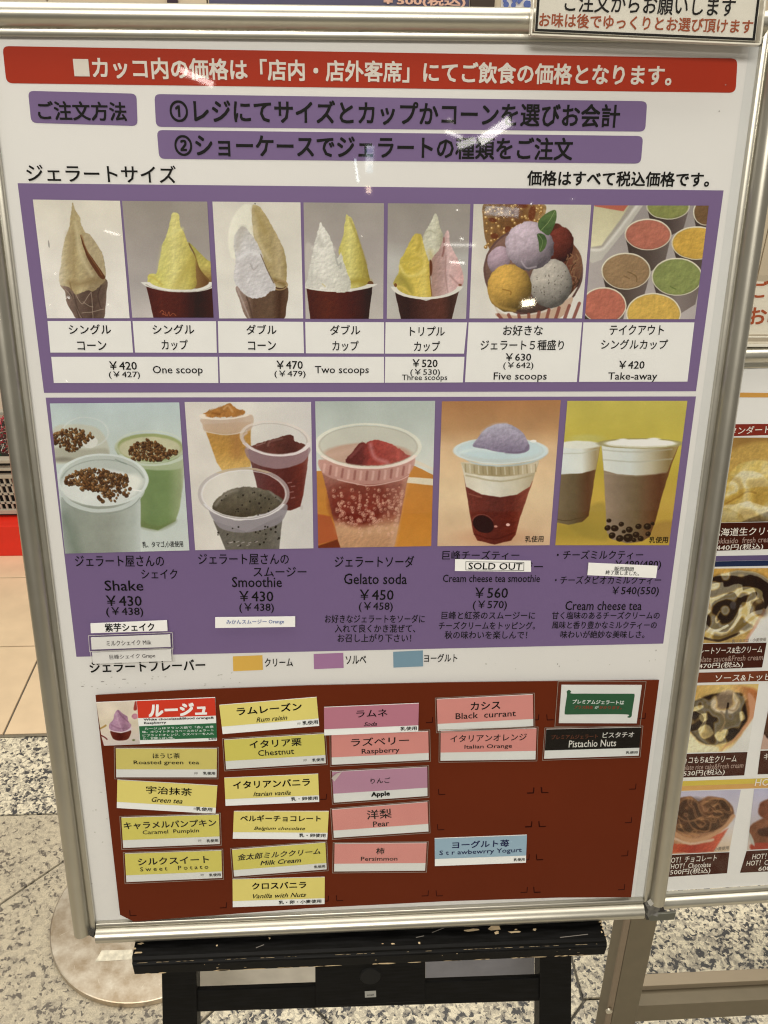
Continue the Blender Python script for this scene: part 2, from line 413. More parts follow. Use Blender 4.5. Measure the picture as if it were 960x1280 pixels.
def clip_poly(p, a, b, c):      # keep a*x+b*y <= c
    o = []
    for i in range(len(p)):
        P_, Q_ = p[i], p[(i + 1) % len(p)]; d1 = a * P_[0] + b * P_[1] - c; d2 = a * Q_[0] + b * Q_[1] - c
        if d1 <= 0: o.append(P_)
        if (d1 < 0 < d2) or (d2 < 0 < d1):
            t = d1 / (d1 - d2); o.append((P_[0] + (Q_[0] - P_[0]) * t, P_[1] + (Q_[1] - P_[1]) * t))
    return o
def tile(poly, material, dz=0.0):
    if len(poly) < 3: return
    area_ = abs(sum(poly[i][0] * poly[(i + 1) % len(poly)][1] - poly[(i + 1) % len(poly)][0] * poly[i][1] for i in range(len(poly)))) / 2
    if area_ < 2e-4: return
    n = len(poly); c = np.mean(poly, 0)
    V = [(x, y, -.005 + dz) for x, y in poly] + [(x, y, dz - .001) for x, y in poly] + [tuple(np.array((x, y)) + (c - (x, y)) / np.linalg.norm(c - (x, y)) * .0012) + (dz,) for x, y in poly]
    Fc = [tuple(range(2 * n, 3 * n))]
    for i in range(n):
        j = (i + 1) % n; Fc += [(i, j, n + j, n + i), (n + i, n + j, 2 * n + j, 2 * n + i)]
    mesh_obj("floor_tile", V, Fc, material, fl)
R = random.Random(3)
# warm ceramic squares, 31 cm, of the shop floor beyond
for i in range(-5, 9):
    for j in range(0, 8):
        x0 = -.7625 + .31 * i - .31; y0 = .787 + .31 * j; g = .0022
        tile([(x0 + g, y0 + g), (x0 + .31 - g, y0 + g), (x0 + .31 - g, y0 + .31 - g), (x0 + g, y0 + .31 - g)], M_BEIGE, R.uniform(-.0004, .0004))
mb = MB(); mb.box((0.4, .781, -.001), (8, .006, .006)); mb.build("floor_trim", mat("trim_steel", (.55, .53, .48), .3, 1, raw=True), fl)
g = .002
# light granite band, and light granite slabs right of the seam
for i in range(-4, 8):
    x0 = .348 - .6 + .6 * i
    tile([(x0 + g, .564 + g), (x0 + .6 - g, .564 + g), (x0 + .6 - g, .777), (x0 + g, .777)], G_LIGHT)
for i in range(0, 5):
    x0 = .348 + .6 * i
    tile([(x0 + g, .151 + g), (x0 + .6 - g, .151 + g), (x0 + .6 - g, .564 - g), (x0 + g, .564 - g)], G_LIGHT)
# granite squares laid on the diagonal, 42 cm
S2 = .4245; s2 = math.sqrt(2)
for i in range(-10, 11):
    for j in range(-10, 11):
        # lines y-x = -.202 + k*.6 (spacing across .424) and x+y = .076 + k*.6
        p0 = -.202 + .6 * i; q0 = .076 + .6 * j; e = .0028
        P4 = [((q - p) / 2, (q + p) / 2) for p, q in ((p0 + e, q0 + e), (p0 + e, q0 + .6 - e), (p0 + .6 - e, q0 + .6 - e), (p0 + .6 - e, q0 + e))]
        A_ = clip_poly(clip_poly(P4, 1, 0, .348 - g), 0, 1, .564 - g)
        B_ = clip_poly(clip_poly(P4, -1, 0, -(.348 - g)), 0, 1, .151 - g)
        cx_ = (q0 - p0) / 2
        if A_ and min(a[1] for a in A_) > -1.6 and abs(cx_) < 2.2: tile(A_, G_BEIGE if cx_ < -.22 else G_LIGHT)
        if B_ and min(a[1] for a in B_) > -1.6 and abs(cx_) < 2.2: tile(B_, G_LIGHT)

# --- round steel foot of a post stand, on the floor behind the board's left corner
M_DISC = bpy.data.materials.new("scuffed_steel"); M_DISC.use_nodes = True
nt = M_DISC.node_tree; b = nt.nodes["Principled BSDF"]; b.inputs["Metallic"].default_value = .95
tc = nt.nodes.new("ShaderNodeTexCoord"); n1 = nt.nodes.new("ShaderNodeTexNoise"); n1.inputs["Scale"].default_value = 30; n1.inputs["Detail"].default_value = 9; n1.inputs["Roughness"].default_value = .65
nt.links.new(tc.outputs["Object"], n1.inputs["Vector"])
r = nt.nodes.new("ShaderNodeValToRGB"); r.color_ramp.elements[0].position = .35; r.color_ramp.elements[0].color = (.50, .40, .29, 1); r.color_ramp.elements[1].position = .68; r.color_ramp.elements[1].color = (.74, .69, .60, 1)
nt.links.new(n1.outputs["Fac"], r.inputs["Fac"]); nt.links.new(r.outputs["Color"], b.inputs["Base Color"])
mr = nt.nodes.new("ShaderNodeMapRange"); mr.inputs["To Min"].default_value = .22; mr.inputs["To Max"].default_value = .5
nt.links.new(n1.outputs["Fac"], mr.inputs["Value"]); nt.links.new(mr.outputs[0], b.inputs["Roughness"])
DC = np.array([-.365, .335])
stand = thing("post_stand", "scuffed round steel post foot on the granite at the left corner of the big board", "stand base", (DC[0], DC[1], 0))
mb = MB(); mb.cyl((DC[0], DC[1], 0), .166, .012, 96); mb.build("base_plate", M_DISC, stand, bevel=.002)
mb = MB(); mb.cyl((DC[0] + .03, DC[1] + .05, .012), .016, .34, 32); mb.build("post", mat("post_steel", (.6, .58, .54), .3, 1, raw=True), stand)
sc_ = MB(); R = random.Random(8)
for k in range(110):
    a = R.uniform(0, 6.28); rr = .15 * math.sqrt(R.random()); x = DC[0] + rr * math.cos(a); y = DC[1] + rr * math.sin(a); t = R.uniform(-.5, 2.4); l = R.uniform(.003, .016) * R.random(); w2 = R.uniform(.0002, .0006)
    ux, uy = math.cos(t), math.sin(t)
    sc_.add([(x - uy * w2, y + ux * w2, .01215), (x + uy * w2, y - ux * w2, .01215), (x + ux * l + uy * w2 * .3, y + uy * l - ux * w2 * .3, .01215), (x + ux * l - uy * w2 * .3, y + uy * l + ux * w2 * .3, .01215)], [(0, 1, 2, 3)])
o = sc_.build("scratches", mat("scratch", (.72, .66, .56), .5, raw=True), stand); o['kind'] = 'stuff'
tp = [at_floor(*p, .0124) for p in ((127, 1188), (165, 1187), (168, 1199), (119, 1202))]
mesh_obj("tape_residue", tp, [(3, 2, 1, 0)], mat("tape_residue", (.72, .68, .56), .7, var=.25, vscale=90, raw=True), stand)

# --- red plinth, grey crate with garland, shop wall (seen past the left rail)
M_RED = mat("red_paint", (.72, .022, .008), .5, var=.04, raw=True)
mb = MB(); mb.box((-1.25, 1.80, .05), (1.5, .56, .10)); ob = mb.build("display_plinth", M_RED, bevel=.003)
tag(ob, "low bright red plinth on the beige tiled floor, left edge of the photo", "plinth")
crate = thing("plastic_crate", "grey beige slotted plastic crate on the red plinth, holding a garland", "crate", (-1.15, 1.74, .10))
M_CR = mat("crate_plastic", (.44, .40, .33), .5, var=.05, raw=True)
M_DK = mat("shadow_and_liner_black", (.012, .012, .012), .6, raw=True)
mb = MB(); mb.box((-1.15, 1.755, .102 + .004), (.50, .34, .012)); mb.build("base", M_DK, crate)  # black plate stands in for the shadow gap between plinth and crate
x0, x1, yf, yb = -1.42, -.90, 1.575, 1.92
mb = MB()
for z, hgt, d in ((.118, .014, .010), (.232, .012, .012), (.256, .008, .018), (.282, .010, .026)):
    for yy in (yf, yb): mb.box(((x0 + x1) / 2, yy, z), (x1 - x0, d, hgt))
    for xx in (x0, x1): mb.box((xx, (yf + yb) / 2, z), (d, yb - yf, hgt))
mb.build("rim", M_CR, crate, bevel=.001)
mb = MB()
for r_ in range(1, 4):
    z = .118 + r_ * .0285
    mb.box(((x0 + x1) / 2, yf, z), (x1 - x0, .006, .006)); mb.box((x1, (yf + yb) / 2, z), (.006, yb - yf, .006))
for k in range(33):
    xx = x0 + (x1 - x0) * k / 32; s = -.010
    mb.hexa([(xx - .0025 - s / 2, yf - .003, .12), (xx + .0025 - s / 2, yf - .003, .12), (xx + .0025 - s / 2, yf + .003, .12), (xx - .0025 - s / 2, yf + .003, .12)],
            [(xx - .0025 + s / 2, yf - .003, .232), (xx + .0025 + s / 2, yf - .003, .232), (xx + .0025 + s / 2, yf + .003, .232), (xx - .0025 + s / 2, yf + .003, .232)])
for k in range(20):
    yy = yf + (yb - yf) * k / 19; mb.box((x1, yy, .176), (.006, .005, .116))
ob = mb.build("lattice", M_CR, crate); ob['kind'] = 'stuff'
mb = MB(); mb.box((-1.15, 1.76, .19), (.46, .28, .14)); mb.build("liner", M_DK, crate)
gar = thing("tinsel_garland", "red, white and green tinsel garland heaped in the plastic crate", "garland", (-1.1, 1.7, .28))
for nm, c, n, sd in (("red_tinsel", (.40, .02, .04), 1300, 1), ("white_tinsel", (.75, .72, .66), 520, 2), ("green_tinsel", (.01, .16, .08), 380, 3)):
    R = random.Random(sd); mb = MB()
    for k in range(n):
        x = R.uniform(-1.40, -.915); y = R.uniform(1.59, 1.78); z = .285 + R.uniform(0, .055) * (1 - abs(y - 1.68) * 4)
        if nm == "green_tinsel": z = .283 + R.uniform(0, .03)
        d = np.array([R.gauss(0, 1), R.gauss(0, 1), R.gauss(0.3, 1)]); d /= np.linalg.norm(d); l = R.uniform(.012, .03)
        s = np.cross(d, [R.random(), R.random(), R.random()]); s = s / np.linalg.norm(s) * .0011; a = np.array([x, y, z]); e = a + d * l
        mb.add([a - s, a + s, e + s, e - s], [(0, 1, 2, 3)])
    ob = mb.build(nm, mat(nm, c, .3, metal=.3, raw=True), gar); ob['kind'] = 'stuff'

wall = thing("shop_wall", "pale cream panelled shop wall far behind the boards", "wall", (0, 3.2, 0))
M_WALL = mat("cream_panel", (.78, .68, .52), .5, var=.05, vscale=3, raw=True)
for k in range(12):
    x = -2.9 + k * .6; mb = MB(); mb.box((x + .3, 3.22, 1.3), (.594, .03, 2.6)); mb.build("panel", M_WALL, wall)
mb = MB(); mb.box((.7, 3.26, 1.3), (7.4, .03, 2.6)); mb.build("backing", mat("wall_gap", (.12, .09, .06), .8, raw=True), wall)
cab = thing("cream_cabinet", "bright cream cabinet behind the garland crate, left edge of the photo", "cabinet", (-1.4, 2.3, 0))
mb = MB(); mb.box((-1.55, 2.35, .55), (1.3, .5, .9)); mb.build("carcass", mat("cabinet_cream", (.80, .73, .58), .45, raw=True), cab, bevel=.004)
mb = MB(); mb.box((-1.55, 2.37, .05), (1.26, .46, .1)); mb.build("toe_kick", mat("toe_kick", (.25, .18, .12), .6, raw=True), cab)
for k in range(2):
    mb = MB(); mb.box((-1.87 + .64 * k, 2.093, .55), (.62, .016, .86)); mb.build("door", mat("cabinet_cream", (.8, .73, .58)), cab, bevel=.002)

def wall_sheet(name, label, x0, x1, ylow, cat="poster", c=(200, 190, 170), thick=.004):
    a = at_depth(x0, ylow, 3.195); b_ = at_depth(x1, ylow, 3.195); z = a[2]
    root = thing(name, label, cat, ((a[0] + b_[0]) / 2, 3.2, z))
    mb = MB(); mb.box(((a[0] + b_[0]) / 2, 3.2, z + .2), (b_[0] - a[0], thick, .4)); mb.build("sheet", mat(name + "_" + str(x0), c, .6, var=.06, vscale=9), root)
    return root, a, b_
r1, a, b_ = wall_sheet("wall_poster", "slate blue poster with pink price lettering, top edge of the photo behind the big board", 262, 586, 13, c=(95, 92, 110))
W3 = Plane((0, 3.19, 0), (1, 0, 0), (0, 0, 1))
text(W3, "￥500(税込)", 478, 1, 582, 3, 13, mat("poster_pink", (225, 175, 150)), r1, bold=.02)
mesh_obj("trim_line", [W3.p3(*W3.uv(x, y, .001), .001) for x, y in ((268, 9), (584, 12.2), (584, 13.2), (268, 10))], [(3, 2, 1, 0)], mat("poster_rose", (170, 120, 120)), r1)
r2, a, b_ = wall_sheet("wall_poster", "white sheet with blue flower print, left of the acrylic sign at the top", 626, 664, 13, c=(225, 220, 215))
R = random.Random(2)
mb = MB()
for k in range(14):
    u = R.uniform(630, 661); v = R.uniform(-6, 8); c0 = W3.uv(u, v, .002); rr = R.uniform(.006, .013); n = 12
    mb.add([W3.p3(c0[0] + rr * math.cos(6.283 * i / n), c0[1] + rr * math.sin(6.283 * i / n), .002 + k * 2e-4) for i in range(n)], [tuple(range(n))])
ob = mb.build("flower_print", mat("flower_blue", (95, 110, 160)), r2)
mb = MB(); a = at_depth(588, 9, 3.18); b_ = at_depth(618, 9, 3.18); mb.box(((a[0] + b_[0]) / 2, 3.19, a[2] + .2), (b_[0] - a[0], .02, .44))
tag(mb.build("shelf_upright", mat("dark_wood", (.05, .03, .02), .5, raw=True)), "dark brown upright between two wall posters, top edge of the photo", "post")
mb = MB(); a = at_depth(209, 4, 3.18); b_ = at_depth(222, 4, 3.18); mb.box(((a[0] + b_[0]) / 2, 3.19, a[2] + .2), (b_[0] - a[0], .02, .4))
tag(mb.build("shelf_upright", mat("dark_violet", (.03, .01, .03), .5, raw=True)), "thin dark upright against the cream wall, top left of the photo", "post")

# ================================================================ aluminium snap frames
def metal_frame(name, c, rough):
    M = mat(name, c, rough, .92, var=.03, vscale=40, rvar=.03, raw=True); return M
M_ALU = metal_frame("satin_aluminium", (.56, .54, .475), .33)
M_BACK = mat("back_panel", (.25, .24, .22), .6, raw=True)
PROF = [(0, .000), (0, .0042), (.0012, .0050), (.0034, .0050), (.0038, .0036), (.0050, .0036), (.0054, .0062), (.0070, .0092), (.0095, .0118),
        (.0125, .0130), (.0160, .0128), (.0190, .0108), (.0210, .0078), (.0220, .0040), (.0222, -.006), (.0222, -.012)]
def rail(name, P, a, b, out, parent, material, ext0=0.0, ext1=0.0, sc=1.0):
    """extrude the snap profile from plane point a to b; out = unit 2-D direction away from the poster"""
    a, b = np.array(a), np.array(b); d = (b - a) / np.linalg.norm(b - a); a = a - d * ext0; b = b + d * ext1
    V = []; n = len(PROF)
    for p in (a, b):
        for s, h in PROF: q = p + np.array(out) * s * sc; V.append(P.p3(q[0], q[1], h * sc + .001))
    Fc = [(i, i + 1, n + i + 1, n + i) for i in range(n - 1)] + [tuple(range(n))[::-1], tuple(range(n, 2 * n)), (0, n, 2 * n - 1, n - 1)]
    me = bpy.data.meshes.new(name); me.from_pydata([tuple(v) for v in V], [], Fc); bm = bmesh.new(); bm.from_mesh(me)
    bmesh.ops.recalc_face_normals(bm, faces=bm.faces); bm.to_mesh(me); bm.free()
    me.materials.append(material); o = link(bpy.data.objects.new(name, me), parent)
    me.polygons.foreach_set("use_smooth", [True] * len(me.polygons)); me.set_sharp_from_angle(angle=math.radians(38))
    return o

TLp, TRp, BRp, BLp = (-19, 45), (952, 54.8), (805, 1123.5), (119, 1154)
board = thing("menu_board", "large gelato price board in a rounded aluminium frame leaning on the black easel", "menu board", tuple(B1.p3(0, -.43)))
tl, tr, br, bl = [B1.uv(*p, .004) for p in (TLp, TRp, BRp, BLp)]
rail("frame_rail", B1, tl, tr, (0, 1), board, M_ALU)
rail("frame_rail", B1, bl, br, (0, -1), board, M_ALU, -.001, -.001)
def perp(a, b, s):
    d = (b - a) / np.linalg.norm(b - a); return (d[1] * s, -d[0] * s)
rail("frame_rail", B1, bl, tl, perp(bl, tl, -1), board, M_ALU, .010, .022)
rail("frame_rail", B1, br, tr, perp(br, tr, 1), board, M_ALU, .003, .022)
def slab(name, P, pts, h0, h1, material, parent, bevel=0):
    mb = MB(); mb.hexa([P.p3(p[0], p[1], h0) for p in pts], [P.p3(p[0], p[1], h1) for p in pts]); return mb.build(name, material, parent, bevel)
slab("back_panel", B1, [bl + (-.004, -.004), br + (.004, -.004), tr + (.004, .004), tl + (-.004, .004)], -.008, -.0006, M_BACK, board)
# broken plastic corner pieces
M_CORNER = mat("corner_plastic", (.045, .043, .04), .45, var=.2, vscale=300, raw=True)
def chunk(name, P, c, w_, h_, d_, material, parent, seed, z0=-.004):
    R = random.Random(seed); mb = MB(); n = 12; ring = []
    for k in range(n):
        t = 6.283 * k / n; rr = R.uniform(.72, 1.12); ring.append((c[0] + w_ / 2 * rr * max(-1, min(1, 1.3 * math.cos(t))), c[1] + h_ / 2 * rr * max(-1, min(1, 1.3 * math.sin(t)))))
    V = [P.p3(x, y, z0) for x, y in ring] + [P.p3(c[0] + (x - c[0]) * .8, c[1] + (y - c[1]) * .8, d_ + R.uniform(-.002, .001)) for x, y in ring]
    mb.add(V, [tuple(range(n)), tuple(range(n, 2 * n))] + [(k, (k + 1) % n, n + (k + 1) % n, n + k) for k in range(n)]); return mb.build(name, material, parent)
c = B1.uv(112, 1163, .004); chunk("corner_piece", B1, c, .017, .010, .009, M_CORNER, board, 3)
c = B1.uv(815, 1134, .006); chunk("corner_piece", B1, c, .018, .018, .011, mat("corner_plastic_grey", (.13, .125, .115), .45, var=.35, vscale=220, raw=True), board, 5)
mb = MB(); q = B1.uv(815, 1132, .014)
st = [q + d for d in ((-.003, 0), (0, -.0035), (.003, 0), (0, .0035))]
mb.hexa([B1.p3(p[0], p[1], .008) for p in st], [B1.p3(p[0], p[1], .0115) for p in st]); mb.build("corner_stud", mat("stud", (.45, .44, .41), .4, raw=True), board)

# poster sheet
M_PAPER = mat("poster_paper", (207, 202, 190), .6, var=.02, vscale=5)
poster = quad("poster", B1, (TLp, TRp, BRp, BLp), 0.0002, M_PAPER, board)
# everything printed on it is a child of the poster
def on(name, q, h, m_, r=0, parent=None, P=B1): return quad(name, P, q, h, m_, parent or poster, r=r)
M_PUR = mat("print_purple", (110, 90, 121), .55, var=.03, vscale=6)
M_REDP = mat("print_red", (152, 44, 22), .55, var=.05, vscale=6)
M_INK = mat("print_black", (12, 9, 8), .6)
M_INKP = mat("print_black_on_purple", (16, 11, 14), .6)
M_WHITEP = mat("print_white", (213, 209, 197), .6, var=.015)
M_PALE = mat("print_pale", (200, 190, 172), .6)
red_bar = on("red_banner", [(3, 57.5), (922, 73), (919.5, 116), (8, 104)], .0005, M_REDP, 8)
text(B1, "■カッコ内の価格は「店内・店外客席」にてご飲食の価格となります。", 92, 84, 840, 94.5, 27, M_PALE, red_bar, .0009, bold=.016)
k1 = on("purple_banner", [(35, 113.5), (170.5, 117), (172, 157.5), (39, 153.5)], .0005, M_PUR, 7)
text(B1, "ご注文方法", 47, 138, 158, 139.5, 24, M_INKP, k1, .0009, bold=.012)
k2 = on("purple_banner", [(193, 117.5), (809, 126.5), (806.5, 164.5), (195, 158.5)], .0005, M_PUR, 7)
text(B1, "①レジにてサイズとカップかコーンを選びお会計", 212, 138, 775, 145, 30, M_INKP, k2, .0009, bold=.012)
k3 = on("purple_banner", [(196, 162.5), (804, 170), (801, 204.5), (199, 198.5)], .0005, M_PUR, 7)
text(B1, "②ショーケースでジェラートの種類をご注文", 218, 181, 716, 186.5, 29, M_INKP, k3, .0009, bold=.012)
text(B1, "ジェラートサイズ", 33, 215.5, 220, 218, 22, M_INK, poster, .0009, bold=.002)
text(B1, "価格はすべて税込価格です。", 659, 222.5, 887, 224.5, 19, M_INK, poster, .0009, bold=.014)

on("backing_margin", [(937, 56), (952, 55.5), (805, 1123), (793, 1123)], .0004, mat("margin_grey", (196, 193, 182)))
R = random.Random(21); mbs = MB()
for k in range(46):
    if k < 30: x = R.uniform(100, 300); y = R.uniform(843, 862) + (x - 100) * -.02
    elif k < 38: x = R.uniform(600, 820); y = R.uniform(815, 845)
    else: x = R.uniform(112, 135); y = R.uniform(960, 1140); 
    if 112 < x < 260 and y < 845: continue
    c0 = B1.uv(x, y, .0006); n_ = 7; rr = R.uniform(.0003, .0011); ro = R.uniform(0, 3)
    mbs.add([B1.p3(c0[0] + rr * R.uniform(.6, 1.6) * math.cos(6.283 * i / n_), c0[1] + rr * R.uniform(.4, 1) * math.sin(6.283 * i / n_), .0006) for i in range(n_)], [tuple(range(n_))])
ob = mbs.build("smudge", mat("smudge_grey", (182, 178, 164)), poster); ob['kind'] = 'stuff'
mbs = MB()
for x, y, a_, b2_ in ((61, 305, .0006, .003), (925, 815, .0006, .0012), (697, 830, .0005, .0009), (699, 833, .0004, .001), (820, 813, .0005, .001), (103, 858, .0014, .0005), (128, 852, .0016, .0006), (155, 849, .002, .0005), (907, 106, .0005, .0004), (899, 139, .0006, .0005)):
    c0 = B1.uv(x, y, .0012); mbs = MB(); mbs.add([B1.p3(c0[0] + a_ * math.cos(6.283 * i / 8), c0[1] + b2_ * math.sin(6.283 * i / 8), .0013) for i in range(8)], [tuple(range(8))]); mbs.build("scuff", mat("scuff_grey", (150, 144, 134)), poster)
pan1 = on("purple_panel", [(22, 229), (904.5, 238), (870, 489), (55, 491)], .0005, M_PUR)
pan2 = on("purple_panel", [(57, 497), (870, 495.5), (829, 804.5), (95.5, 821)], .0005, M_PUR)
def cell(q): return on("price_cell", q, .0008, M_WHITEP, parent=pan1)
cell([(59.4, 401.3), (163.3, 401.3), (166.3, 440.7), (63, 440.7)])
cell([(165.7, 401.3), (270, 401.5), (271, 441), (168.8, 440.7)])
cell([(272.3, 401.5), (378.9, 402.3), (380, 441.5), (273.3, 441)])
cell([(381.5, 402.5), (480, 402.8), (480, 442), (382.3, 441.6)])
cell([(482, 402.8), (583.8, 403), (580, 442), (481.3, 442)])
cell([(64, 446), (272, 446), (273, 478.7), (67.3, 478.7)])
cell([(274, 446), (480, 446), (480, 478.4), (275, 478.7)])
cell([(481.6, 446), (580.6, 446), (578.5, 478), (481, 478.4)])
cell([(585.8, 403), (727.5, 403), (721, 477.5), (581.2, 477.7)])
cell([(729.3, 403), (868, 403), (859.3, 477), (723.8, 477.3)])
def t1(s, x0, x1, y, h, b=0.0, **k): text(B1, s, x0, y, x1, y, h, k.pop('m', M_INK), k.pop('p', pan1), .0011, bold=b, **k)
t1("シングル", 86, 138.6, 411.7, 12.5, .004); t1("コーン", 96.6, 133, 432, 11.5, .004)
t1("シングル", 190.8, 242.7, 411.7, 12.5, .004); t1("カップ", 202, 234.8, 431, 13, .004)
t1("ダブル", 308, 345.6, 412, 12.5, .004); t1("コーン", 310, 345, 432, 11.5, .004)
t1("ダブル", 412.6, 450.3, 412.5, 12.5, .004); t1("カップ", 415.4, 448.3, 432.3, 13, .004)
t1("トリプル", 512.4, 556, 414, 12, .004); t1("カップ", 517.6, 550, 433, 13, .004)
t1("お好きな", 629, 678.7, 413, 13, .004); t1("ジェラート５種盛り", 600.7, 705, 431.3, 13, .004)
t1("￥630", 632, 664, 446.3, 9.4, .004); t1("(￥642)", 629, 666.8, 457.5, 9.6); t1("Five scoops", 617, 683.4, 471.5, 12)
t1("テイクアウト", 762, 830, 412.4, 12.5, .004); t1("シングルカップ", 751.5, 834.7, 430.5, 12.5, .004)
t1("￥420", 773.7, 805.7, 456, 10, .004); t1("Take-away", 760, 821.4, 471.5, 12)
t1("￥420", 136.6, 171, 457, 10.5, .004); t1("(￥427)", 136, 175, 469, 9.6); t1("One scoop", 191, 253.4, 463.5, 12.5)
t1("￥470", 345.6, 378.5, 456, 10.5, .004); t1("(￥479)", 343, 382, 468, 9.6); t1("Two scoops", 393.6, 461, 463.5, 12)
t1("￥520", 515.6, 547, 454, 10, .004); t1("(￥530)", 512.8, 550, 466, 9.6); t1("Three scoops", 502.5, 559, 472.8, 9)
def t2(s, x0, x1, y, h, b=0.0, **k): t1(s, x0, x1, y, h, b, m=M_INKP, p=pan2, **k)
t2("ジェラート屋さんの", 94, 205, 701.5, 14); t2("シェイク", 176.6, 221.7, 717.5, 12); t2("Shake", 130.6, 179, 732, 13)
t2("￥430", 132.6, 177, 751, 13.2); t2("(￥438)", 132.6, 179, 765.4, 12.6)
t2("ジェラート屋さんの", 247.8, 361, 699, 13.5); t2("スムージー", 316.7, 383, 714.8, 12); t2("Smoothie", 290, 352.3, 727.6, 13)
t2("￥430", 299, 341.6, 745.3, 13.2); t2("(￥438)", 299, 342.4, 760.3, 12.6)
t2("ジェラートソーダ", 418.4, 517.6, 702, 14.5, .002); t2("Gelato soda", 430, 508.7, 723.6, 13.5)
t2("￥450", 449.6, 492, 743.5, 13.2); t2("(￥458)", 448.5, 491, 759, 12.6)
for s_, a, b_, y in (("お好きなジェラートをソーダに", 406, 531, 773.6), ("入れて良くかき混ぜて、", 418.4, 519.3, 785.6), ("お召し上がり下さい！", 422, 514, 797.6)): t2(s_, a, b_, y, 10.5, .002)
t2("巨峰チーズティー", 553, 649.3, 694, 11.5); t2("スムージー", 612, 678.7, 708.4, 11); t2("Cream cheese tea smoothie", 553.7, 675, 723, 9.5)
t2("￥560", 593.7, 635, 741, 13.2); t2("(￥570)", 591, 633.7, 757, 12.6)
for s_, a, b_, y in (("巨峰と紅茶のスムージーに", 552, 669, 769.3), ("チーズクリームをトッピング。", 548.4, 669, 782), ("秋の味わいを楽しんで！", 555.8, 659, 793.7)): t2(s_, a, b_, y, 10, .002)
t2("・チーズミルクティー", 696, 804, 693.5, 11.5); t2("￥480(480)", 768.7, 826.4, 706.6, 12); t2("・チーズタピオカミルクティー", 693.7, 826.4, 725, 10.5)
t2("￥540(550)", 765, 823.6, 739.6, 12.5); t2("Cream cheese tea", 706.8, 802.4, 757, 11.5)
for s_, a, b_, y in (("甘く塩味のあるチーズクリームの", 690, 824.7, 769.3), ("風味と香り豊かなミルクティーの", 690, 821, 781.3), ("味わいが絶妙な美味しさ。", 700.7, 806, 793)): t2(s_, a, b_, y, 9.5, .002)
text(B1, "ジェラートフレーバー", 112, 834, 256.5, 831, 14, M_INK, poster, .0009, bold=.012)
for nm, q, c, s_, a, b_, y in (("cream_swatch", [(291, 820.5), (328, 819), (328.6, 837.5), (291.6, 839)], (202, 160, 72), "クリーム", 331, 366, 828),
                               ("sorbet_swatch", [(392, 817.5), (429, 816), (429.6, 835), (392.4, 836.5)], (150, 108, 138), "ソルベ", 432, 457.6, 824.8),
                               ("yogurt_swatch", [(491.4, 814.8), (528.6, 813), (528.9, 833), (491.8, 834.5)], (112, 138, 148), "ヨーグルト", 530, 571.6, 822.6)):
    sw = on(nm, q, .0006, mat(nm, c)); text(B1, s_, a, y + .3, b_, y - .3, 10.5, M_INK, sw, .0009, bold=.006)

# ================================================================ the printed pictures
HI = .0010
CREAMBG = (206, 200, 184)
def pic1(P=pan1): pass
# 1 single cone ------------------------------------------------
p = Pic(B1, [(41, 249.4), (150, 251), (162, 397.8), (59, 397.8)], (40, 245), 8, (204, 197, 180), HI)
p.im = p.col(p.vg((0, (200, 192, 172)), (600, (206, 199, 184)), (1280, (214, 208, 195))), .015, .004)
body = p.hg((270, (150, 133, 112)), (360, (110, 90, 78)), (470, (92, 74, 62)), (600, (74, 56, 46)), (740, (96, 78, 64)))
p.p([(290, 880), (330, 960), (345, 1060), (400, 1160), (470, 1235), (700, 1235), (735, 1100), (745, 980), (735, 830), (500, 900)], body, 6, a=1, nz=.10, nf=.02, seed=3)
for a in ([(330, 930), (400, 1010), (440, 1110), (500, 1230)], [(440, 990), (500, 1080), (560, 1000), (590, 960)], [(590, 960), (600, 1060), (610, 1230)], [(500, 1170), (600, 1160), (720, 1130)], [(510, 1060), (570, 1100), (610, 1110)]):
    p.s_(a, 7, (150, 132, 112), 6, .8)
for a in ([(380, 960), (430, 1080), (470, 1220)], [(690, 900), (660, 1000), (690, 1120)], [(420, 980), (460, 1140), (510, 1225)]): p.s_(a, 10, (56, 40, 34), 10, .6)
p.p([(405, 70), (385, 200), (370, 320), (330, 430), (300, 560), (290, 680), (268, 810), (290, 890), (345, 900), (400, 940), (440, 985), (510, 960), (560, 945), (620, 950), (690, 890), (732, 830), (730, 700), (695, 560), (600, 430), (575, 385), (530, 360), (490, 270), (480, 210), (430, 140)],
    p.hg((270, (186, 174, 146)), (340, (170, 155, 118)), (420, (150, 132, 92)), (480, (168, 152, 112)), (600, (140, 122, 88)), (730, (132, 116, 88))), 7, nz=.07, nf=.02, seed=1, rough=6)
p.p([(525, 400), (575, 385), (690, 550), (722, 680), (730, 800), (640, 680), (540, 520)], (162, 146, 112), 6, nz=.06)
p.s_([(430, 260), (450, 380), (470, 520), (520, 660), (600, 790)], 34, (188, 174, 136), 40, .7)
p.s_([(380, 380), (370, 560), (380, 700)], 60, (148, 128, 90), 70, .5)
p.s_([(380, 860), (470, 880), (600, 850), (700, 850)], 50, (128, 108, 72), 50, .7)
p.s_([(380, 870), (395, 940)], 14, (120, 98, 62), 10, .8)
p.p([(480, 385), (520, 470), (560, 560), (640, 670), (720, 790), (725, 828), (690, 825), (640, 760), (575, 660), (530, 560)], (84, 48, 28), 6)
p.s_([(495, 390), (560, 570), (660, 720), (700, 790)], 10, (128, 88, 50), 8, .6)
p.s_([(410, 110), (425, 200), (475, 240)], 20, (176, 162, 122), 20, .6)
p.done("cone_picture", pan1)
